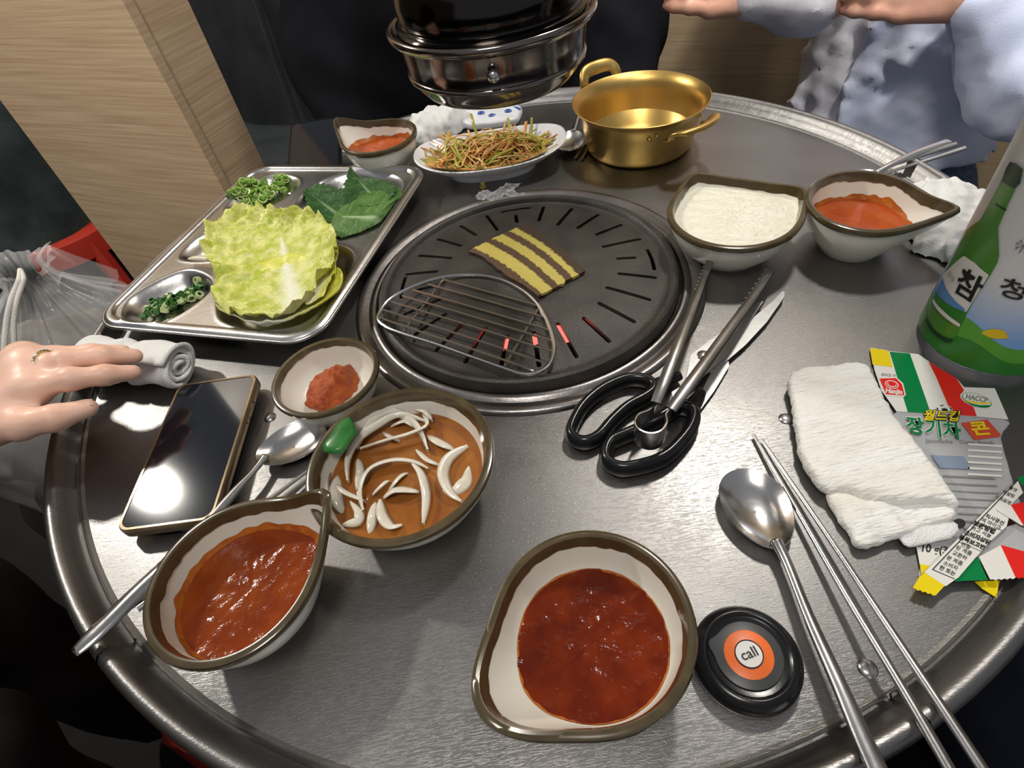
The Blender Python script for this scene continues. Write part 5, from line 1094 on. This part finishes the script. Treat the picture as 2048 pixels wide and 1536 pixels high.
# person in black across the table
h2 = thing('person', 'person in black clothing seated behind the exhaust hood', 'person', (0.0, .74, FLOOR))
f2 = chain([[((.02, .80, -.28), .20), ((.01, .80, .0), .19), ((.01, .82, .26), .16)], [((-.14, .80, -.26), .17), ((-.10, .80, .02), .16)], [((.17, .80, -.26), .17), ((.13, .80, .0), .16)], [((-.17, .82, .30), .085), ((-.27, .78, .02), .075), ((-.22, .62, -.18), .062), ((-.06, .56, -.20), .05)], [((.19, .82, .30), .085), ((.31, .77, .0), .075), ((.27, .62, -.20), .062), ((.10, .56, -.22), .05)], [((-.07, .78, -.30), .12), ((-.09, .45, -.28), .08)], [((.11, .78, -.30), .12), ((.12, .45, -.28), .08)], [((.01, .82, .26), .13), ((.01, .84, .42), .09)]], .06)
body('coat', M['black_c'], lambda P: f2(P) + .010 * wob(P, 22, 7) + .004 * wob(P, 60, 8), (-.46, .34, -.46), (.50, 1.06, .5), .014, h2)
# person in lavender shirt, seated right
h3 = thing('person', 'person in a pale shirt and jeans seated at the far right, hands together', 'person', (.80, .52, FLOOR))
TB = np.array([.735, .525, 0.]); fw = np.array([-.84, -.55, 0.]); fw /= np.linalg.norm(fw); lt = np.array([-fw[1], fw[0], 0.])  # lt: the viewer's right... lateral axis
def tp(l, f, z): return TB + lt * l + fw * f + np.array([0, 0, z])
def torso(P, g=0.):
    q = P - TB; l, f, z = q @ lt, q @ fw, P[:, 2]
    wl_ = .165 + .02 * sm(-.05, .25, z) + .022 * sm(-.1, -.26, z); wf_ = .105 + .02 * sm(-.1, -.28, z)
    r = np.sqrt((l / wl_) ** 2 + (f / wf_) ** 2); d = (r - 1) * .11 - g
    d = np.maximum(d, z - .42); d = np.maximum(d, -.205 - z)
    return d
def folds(P, sd=0): return .008 * wob(P * np.array([1, 1, 1.6]), 20, 11 + sd) + .005 * wob(P * np.array([1, 1, 2.2]), 55, 12 + sd) + .0035 * wob(P * np.array([1, 1, 1.5]), 110, 13 + sd)
body('shirt', M['shirt'], lambda P: torso(P) + folds(P), (.50, .20, -.34), (1.15, .78, .44), .0095, h3)
def overf(P):
    q = P - TB; l, f, z = q @ lt, q @ fw, P[:, 2]
    edge = l - (-.02 + .02 * np.sin(z * 16) + .10 * np.clip(-z - .02, 0, 1)); hem = (-.185 - .03 * np.sin(l * 9)) - z
    return np.maximum(torso(P, .012) + folds(P), np.maximum(-edge, hem))
OVER_SIDE = -1 if (tp(.1, 0, 0) - CAM) @ RT < (tp(-.1, 0, 0) - CAM) @ RT else 1
if OVER_SIDE < 0: lt = -lt
body('overshirt', M['over'], overf, (.50, .18, -.36), (1.15, .78, .44), .0075, h3)
sl_ = chain([[(tp(.17, -.02, .33), .085), (tp(.235, .05, .08), .078), (tp(.22, .12, -.02), .072), (along(1990, 0, 1.12), .056)]], .03)
body('right_sleeve', M['over'], lambda P: sl_(P) + .8 * folds(P, 6), (.45, -.1, -.2), (1.2, .75, .46), .011, h3)
la, lb2, lc = tp(-.17, -.02, .33), tp(-.27, .10, .10), along(1610, -22, 1.12)
sl2 = chain([[(la, .08), (lb2, .066), (lc, .055), (along(1500, -18, 1.07), .042)]], .03)
body('left_sleeve', M['shirt'], lambda P: sl2(P) + .8 * folds(P, 9), np.minimum(np.minimum(la, lb2), along(1500, -18, 1.07)) - .1, np.maximum(np.maximum(la, lb2), lc) + .1, .011, h3)
def mitt(wrist, knuck, tipdir, spread, up, lens, rw):
    """hand: palm from wrist to knuckles, four fingers and a thumb"""
    wrist, knuck = np.asarray(wrist), np.asarray(knuck); td_ = np.asarray(tipdir, float); td_ /= np.linalg.norm(td_); sp_ = np.asarray(spread, float); sp_ /= np.linalg.norm(sp_); up = np.asarray(up, float)
    parts = []; ks = []
    for i, o in enumerate((-.030, -.010, .010, .029)):
        k = knuck + sp_ * o; ks.append(k); parts.append([(wrist + sp_ * o * .5, .019), (k, .0125)])
        L = lens[i]; parts.append([(k, .0105), (k + td_ * L * .45 + up * .004, .0092), (k + td_ * L * .8 - up * .006, .0083), (k + td_ * L - up * .016, .0070)])
    t0 = wrist + (knuck - wrist) * .3 + sp_ * .03; parts.append([(wrist + sp_ * .012, .017), (t0 + sp_ * .012, .0135), (t0 + sp_ * .030 + td_ * .03, .011), (t0 + sp_ * .034 + td_ * .058, .0085)])
    parts.append([(wrist, rw), (wrist - td_ * .12, rw * 1.25)]); return chain(parts, .009)
k1 = along(1800, -22, 1.085); w1_ = along(1930, -12, 1.10)
m1 = mitt(w1_, k1, k1 - w1_, np.array([-0.15, .35, .95]), np.array([-.4, -.8, .3]), (.070, .080, .076, .062), .026)
body('hand', M['skin2'], m1, k1 - .17, k1 + .26, .0038, h3)
k2 = along(1415, -30, 1.045); w2b = along(1500, -22, 1.065)
m2 = mitt(w2b, k2, k2 - w2b, np.array([-0.1, .4, .9]), np.array([-.4, -.8, .3]), (.066, .075, .072, .058), .025)
body('hand', M['skin2'], m2, k2 - .16, k2 + .20, .0038, h3)
f3 = chain([[(tp(0, -.02, -.30), .145), (tp(0, .0, -.22), .13)], [(tp(-.09, 0, -.31), .10), (tp(-.10, .40, -.30), .075), (tp(-.10, .42, -.68), .05)], [(tp(.10, 0, -.31), .11), (tp(.11, .36, -.30), .078), (tp(.11, .40, -.68), .05)]], .05)
body('jeans', M['denim'], lambda P: f3(P) + .4 * folds(P, 20), (.25, -.1, -.76), (1.15, .85, -.12), .013, h3)
# person seated beyond the left partition on a red stool
M['red_pl'] = mat('red_plastic', (.30, .02, .010), .45)
def stool(label, c, top, r, rz=0.):
    t = thing('stool', label, 'stool', (*c, FLOOR), group='red plastic stools')
    MB().lathe([(0, top), (r * .9, top), (r * .99, top - .006), (r, top - .02), (r * 1.02, top - .07), (r * .98, top - .07), (r * .95, top - .022), (0, top - .02)], 40, (*c, 0)).build('seat', M['red_pl'], t)
    for k in range(4):
        a = rz + math.pi / 4 + k * math.pi / 2; d = np.array([math.cos(a), math.sin(a)]); A_, B_ = np.array([*(np.array(c) + d * r * .86), top - .03]), np.array([*(np.array(c) + d * r * 1.12), FLOOR])
        MB().tube([A_, (A_ + B_) / 2, B_], [.03, .026, .022], 8).build('leg', M['red_pl'], t)
    return t
g = along(150, 470, 2.35)
stool('red plastic stool behind the plastic bag, left of the wood partition', (g[0] - .03, g[1] + .03), g[2] + .05, .20)
g2 = along(360, 1452, .95); stool('red plastic stool under the near left table edge', (g2[0] + .04, g2[1] + .12), -.46, .15)
h4 = thing('person', 'person in dark green clothing seated on the red stool left of the partition', 'person', (g[0] - .1, g[1] + .1, FLOOR))
def L4(x, y): return along(x, y, 2.42)
f4 = chain([[(L4(-60, 60), .26), (L4(10, 250), .25), (L4(40, 360), .22)], [(L4(30, 370), .22), (L4(90, 460), .17), (L4(40, 560), .14)], [(L4(90, 380), .14), (L4(170, 425), .085)], [(L4(-40, 420), .2), (L4(-60, 600), .16)]], .08)
body('clothes', M['green_c'], lambda P: f4(P) + .022 * wob(P, 12, 4) + .008 * wob(P, 34, 5), L4(40, 360) - .75, L4(40, 360) + .75, .028, h4)
# photographer's lap below the near edge and the bench to the right
h5 = thing('person', 'dark navy trouser leg below the near right rim', 'person', (.3, -.75, FLOOR))
f5 = chain([[((.18, -1.05, -.25), .12), ((.30, -.72, -.24), .09), ((.36, -.42, -.25), .072), ((.37, -.40, -.66), .05)], [((.18, -1.05, -.25), .12), ((-.1, -1.08, -.25), .13), ((-.24, -.75, -.26), .09), ((-.22, -.42, -.27), .072), ((-.22, -.40, -.66), .05)]], .05)
body('trousers', M['navy_c'], lambda P: f5(P) + .004 * wob(P, 40, 5), (-.45, -1.3, -.74), (.55, -.3, -.08), .014, h5)
bn_ = thing('bench', 'dark grey bench with a pale edge strip at the lower right corner', 'bench', (.78, -.42, FLOOR))
M['bench'] = mat('dark_grey_vinyl', (.035, .036, .034), .5, 0., (.045, .045, .043), 8, .1, 60); M['strip'] = mat('pale_edge', (.5, .5, .5), .4)
MB().box((.80, -.45, -.50), (.50, 1.2, .46)).build('seat', M['bench'], bn_, smooth=False); MB().box((.546, -.45, -.272), (.010, 1.2, .010)).build('edge_strip', M['strip'], bn_, smooth=False)
M['blue_b'] = mat('bright_blue_film', (.02, .22, .50), .3, bump=.5, bscale=60)
pb = along(2045, 1462, .86)
o = body('snack_bag', M['blue_b'], lambda P: ell(P, (pb[0] + .07, pb[1] + .0, pb[2]), (.06, .06, .045)) + .006 * wob(P, 80, 2), pb - .1, pb + np.array([.15, .1, .1]), .005); tag(o, 'bright blue bag at the lower right corner on the bench', 'bag')

# ------------------------------------------------------------------ clear drawstring bag at the left
M['bagfilm'] = mat('clear_bag_film', (.80, .80, .80), .12, 0., alpha=.22, bump=1., bscale=26, stretch=(1, 1, .5), detail=5)
M['bagin'] = mat('bag_contents', (.05, .042, .036), .6, 0., (.15, .13, .11), 14, .3, 40); M['cord'] = mat('white_cord', (.62, .60, .56), .8, bump=.6, bscale=600)
bgc = np.array([-.665, .165]); bg = thing('plastic_bag', 'clear drawstring plastic bag with dark contents on the left', 'bag', (*bgc, -.30))
nk = along(45, 545, 1.0); nth, nz = 160, 40; G = []
for i, t in enumerate(np.linspace(0, 1, nz)):
    z = -.30 + (nk[2] + .012 + .30) * t; r0 = .155 * (1 - .12 * (2 * t - 1) ** 2) * (1 - sm(.55, .97, t)) + .026 * sm(.55, .97, t); c = bgc * (1 - sm(.4, 1, t)) + nk[:2] * sm(.4, 1, t); row = []
    if t > .97: r0 += .02 * (t - .97) / .03
    for a in np.linspace(0, 2 * math.pi, nth, endpoint=False):
        pl_ = 1 + (.07 * math.sin(17 * a + 2 * t) + .05 * math.sin(29 * a + 1)) * sm(.35, .95, t) + .035 * math.sin(5 * a + 7 * t) + .02 * math.sin(9 * a - 11 * t)
        row.append((c[0] + r0 * pl_ * math.cos(a), c[1] + r0 * pl_ * math.sin(a), z + .008 * math.sin(3 * a) * (t > .9)))
    G.append(row)
MB().grid(G, cv=True).build('film', M['bagfilm'], bg, ang=None)
fl_ = MB(); A_ = np.array([along(95, 545, .99), along(100, 495, 1.0), along(150, 515, 1.02), along(235, 540, 1.05)]); B_ = np.array([along(120, 575, .98), along(130, 560, .99), along(180, 575, 1.0), along(225, 590, 1.02)])
fl_.grid([[A_[i] * (1 - q) + B_[i] * q + np.array([0, 0, .006 * math.sin(7 * q + i)]) for q in np.linspace(0, 1, 8)] for i in range(4)]); fl_.build('loose_flap', M['bagfilm'], bg, ang=None)
body('contents', M['bagin'], lambda P: ell(P, (*bgc, -.19), (.135, .135, .125)) + .016 * wob(P, 32, 6) + .006 * wob(P, 80, 7), np.array([*bgc, -.19]) - .19, np.array([*bgc, -.19]) + .19, .009, bg)
for off, x1 in ((0, 8), (30, 30)):
    W = bez([nk + np.array([0, 0, .004]), along(38 + off * .3, 560, .975), along(22 + off * .4, 600, .95), along(12 + off * .5, 650, .94), along(x1, 720, .93), along(x1 + 6, 790, .95)], 40); MB().tube(W, .0032, 8).build('drawstring', M['cord'], bg, ang=None)
bs = thing('side_stool', 'dark round stool under the clear plastic bag', 'stool', (*bgc, FLOOR))
MB().lathe([(0, -.302), (.15, -.302), (.165, -.31), (.165, -.35), (0, -.36)], 36, (*bgc, 0)).build('seat', M['black_pl'], bs)
for k in range(4): a = k * 1.571 + .4; MB().tube([(bgc[0] + .12 * math.cos(a), bgc[1] + .12 * math.sin(a), -.35), (bgc[0] + .15 * math.cos(a), bgc[1] + .15 * math.sin(a), FLOOR)], .014, 8).build('leg', M['black_pl'], bs)
